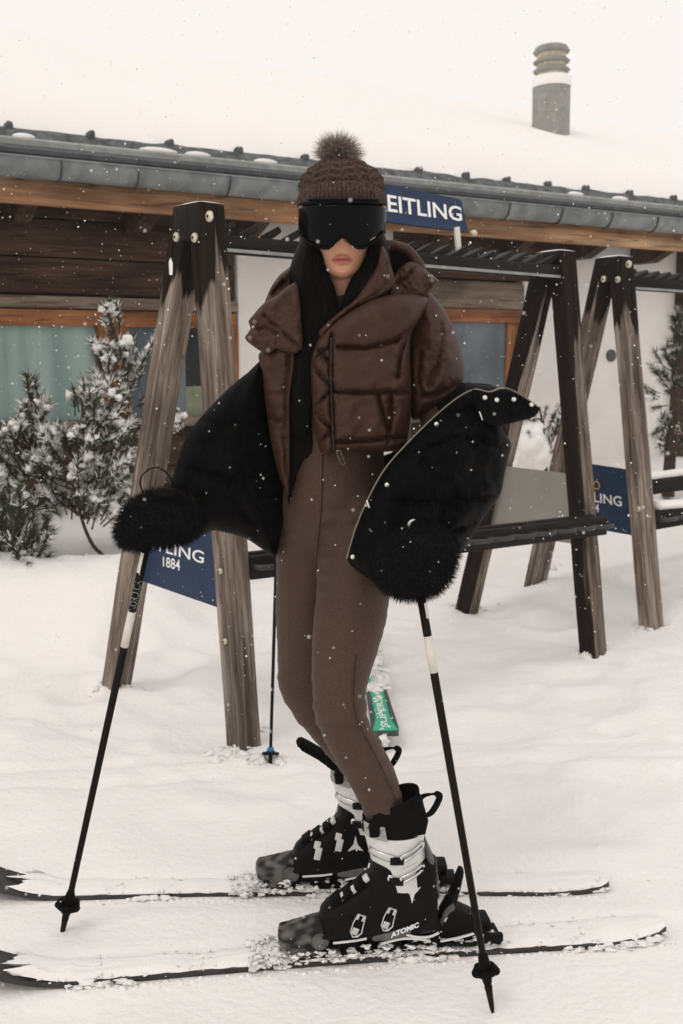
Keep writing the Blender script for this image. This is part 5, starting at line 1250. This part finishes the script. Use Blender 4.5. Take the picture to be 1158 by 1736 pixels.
    for (h0, sag) in ((.228, .012), (.176, .012)):
        m = M(); us_ = np.linspace(-.158, -.108, 9); m.tube([hug(u, h0 + .006 - sag * math.sin((u + .16) / .14 * 3.0), .002) for u in us_], [(.009, .003)] * 9, 8); obj('buckle_strap', m, X['chrome'], cf)
        m = M(); us_ = np.linspace(-.115, -.085, 6); m.tube([hug(u, h0 - .010, .004) for u in us_], [(.010, .005)] * 6, 8); obj('buckle_catch', m, X['bootblack'], cf)
        m = M(); us_ = np.linspace(-.092, -.036, 9)
        m.tube([hug(u, h0 + .001 + .40 * (u + .09), .004) for u in us_], [(.0035, .003)] * 9, 8); m.tube([hug(u, h0 - .014 + .46 * (u + .09), .004) for u in us_], [(.0035, .003)] * 9, 8)
        m.tube([hug(-.036, h0 + .022, .004), hug(-.034, h0 + .014, .004), hug(-.038, h0 + .008, .004)], [.004] * 3, 8); m.tube([hug(-.09, h0 + .001, .004), hug(-.09, h0 - .014, .004)], [.004] * 2, 8)
        obj('buckle_lever', m, X['chrome'], cf)
    m = M(); textmesh(m, 'ULTRA XTD', lambda u, v, o: hug(-.088 + .038 * u, .196 + .003 * v + .010 * u, .0012), depth=.001); obj('lettering', m, X['bindgrey'], cf, smooth=False)
    # star emblem
    m = M(); sc_ = (-.062, .133) if not far else (-.108, .105); st = []
    for k in range(6):
        a = math.pi / 2 + k * math.pi / 3; r_ = .026 if k % 2 == 0 else .007; st.append((sc_[0] - r_ * math.cos(a) * .9, sc_[1] - r_ * math.sin(a) * (1 if not far else -1.1)))
    m.add([T_(u, -.0515, v) for u, v in st] + [T_(u, -.0485, v) for u, v in st], [tuple(range(6)), tuple(range(6, 12))[::-1]] + [(i, i + 6, (i + 1) % 6 + 6, (i + 1) % 6) for i in range(6)]); obj('star_mark', m, X['bootwhite'], bt, smooth=False)
    # instep buckles
    for (u0, v0) in ((-.190, .062), (-.118, .072)) if not far else ((-.205, .085), (-.150, .108)):
        Rb = R3 @ Matrix.Rotation(rad(24 if not far else 12), 3, 'Y')
        if far:
            m = M(); m.box(T_(u0, -.0505, v0), .0085, .0025, .017, Rb, 0, .002); m.box(T_(u0 - .002, -.047, v0 + .022), .008, .004, .010, Rb, 0, .002); obj('buckle', m, X['bootwhite'], bt, sharp=40); continue
        m = M(); c = T_(u0, -.0510, v0); fx = Rb @ Vector((1, 0, 0)); fz = Rb @ Vector((0, 0, 1)); fy = -ay
        rim = [(-.011, .028), (-.013, .004), (-.010, -.018), (0, -.028), (.010, -.024), (.016, -.012), (.012, .004), (.008, .028)]
        m.tube([c + fx * a + fz * b_ + fy * .002 for a, b_ in rim + [rim[0]]], [.0024] * 9, 6)
        m.box(c + fz * -.014 + fx * .0, .008, .003, .009, Rb, 0, .002); m.box(c + fz * .022 - fx * .008, .003, .003, .008, Rb, 0, .001); m.box(c + fz * .022 + fx * .006, .0035, .003, .008, Rb, 0, .001)
        obj('buckle', m, X['chrome'], bt, sharp=40)
        m = M(); m.box(c + fz * .006 - fy * .0005, .004, .003, .012, Rb, 0, .001); obj('buckle_slot', m, X['bootblack'], bt)
    m = M()
    for (u, v) in ((-.222, .118), (-.195, .134), (-.165, .160)): m.box(T_(u, -.018, v), .007, .010, .006, R3 @ Matrix.Rotation(rad(-35), 3, 'Y'), 0, .002)
    obj('ladder_teeth', m, X['bootwhite'], bt, sharp=40)
    m = M()
    for (u, v) in ((-.235, .112), (-.21, .126), (-.18, .146)): m.box(T_(u, -.012, v), .014, .020, .006, R3 @ Matrix.Rotation(rad(-38), 3, 'Y'), 0, .002)
    obj('ladder', m, X['rubber'], bt, sharp=40)
    if not far:
        m = M(); textmesh(m, 'ATOMIC', quadmap(T_(-.112, -.0512, .026), T_(-.046, -.0512, .049), T_(-.046, -.0512, .062), T_(-.112, -.0512, .040), -ay), depth=.003, bold=.045); obj('lettering', m, X['white'], bt, smooth=False)
        m = M(); textmesh(m, 'HAWX 95', quadmap(T_(-.040, -.0508, .030), T_(-.006, -.0508, .033), T_(-.006, -.0508, .038), T_(-.040, -.0508, .035), -ay), depth=.001); obj('lettering', m, X['bindgrey'], bt, smooth=False)
    return bt
boot(T1, False); boot(T2, True)
# ------------------------------------------------------------------ falling snow
m = M(); rr = random.Random(31)
base = [(0, 0, 1), (.9, 0, 0), (0, .9, 0), (-.8, .1, 0), (.1, -.95, 0), (0, 0, -.9)]
tri = [(0, 1, 2), (0, 2, 3), (0, 3, 4), (0, 4, 1), (5, 2, 1), (5, 3, 2), (5, 4, 3), (5, 1, 4)]
for k in range(15000):
    y = .9 + 8.5 * rr.random() ** 1.0; x = rr.uniform(-1, 1) * (.6 + y * .55); z = rr.uniform(.0, 1.5 + y * .4)
    r_ = rr.choice((.0010, .0012, .0015, .0019, .0030)) * rr.uniform(.7, 1.2)
    if y < 2: r_ = min(r_, .0016)
    R = Matrix.Rotation(rr.uniform(0, 6), 3, Vector((rr.random(), rr.random(), rr.random() + .1)).normalized())
    m.add([Vector((x, y, z)) + R @ Vector(b_) * r_ for b_ in base], tri)
tag(obj('falling_snow', m, X['snowfine']), 'small snowflakes drifting down through the air', 'snowfall', kind='stuff')
# ------------------------------------------------------------------ snowy air
m = M(); m.box((10, 69, 2.75), 110, 90, 4.25)
hz = mat('haze_air', (1, 1, 1)); t = hz.node_tree; t.nodes.remove(t.nodes['Principled BSDF']); pv = t.nodes.new('ShaderNodeVolumePrincipled')
pv.inputs['Color'].default_value = (1, .985, .975, 1); pv.inputs['Density'].default_value = .0016; pv.inputs['Anisotropy'].default_value = .3
t.links.new(pv.outputs[0], t.nodes['Material Output'].inputs['Volume'])
tag(obj('haze', m, hz, smooth=False), 'thin snowy haze in the air', 'haze', kind='stuff')
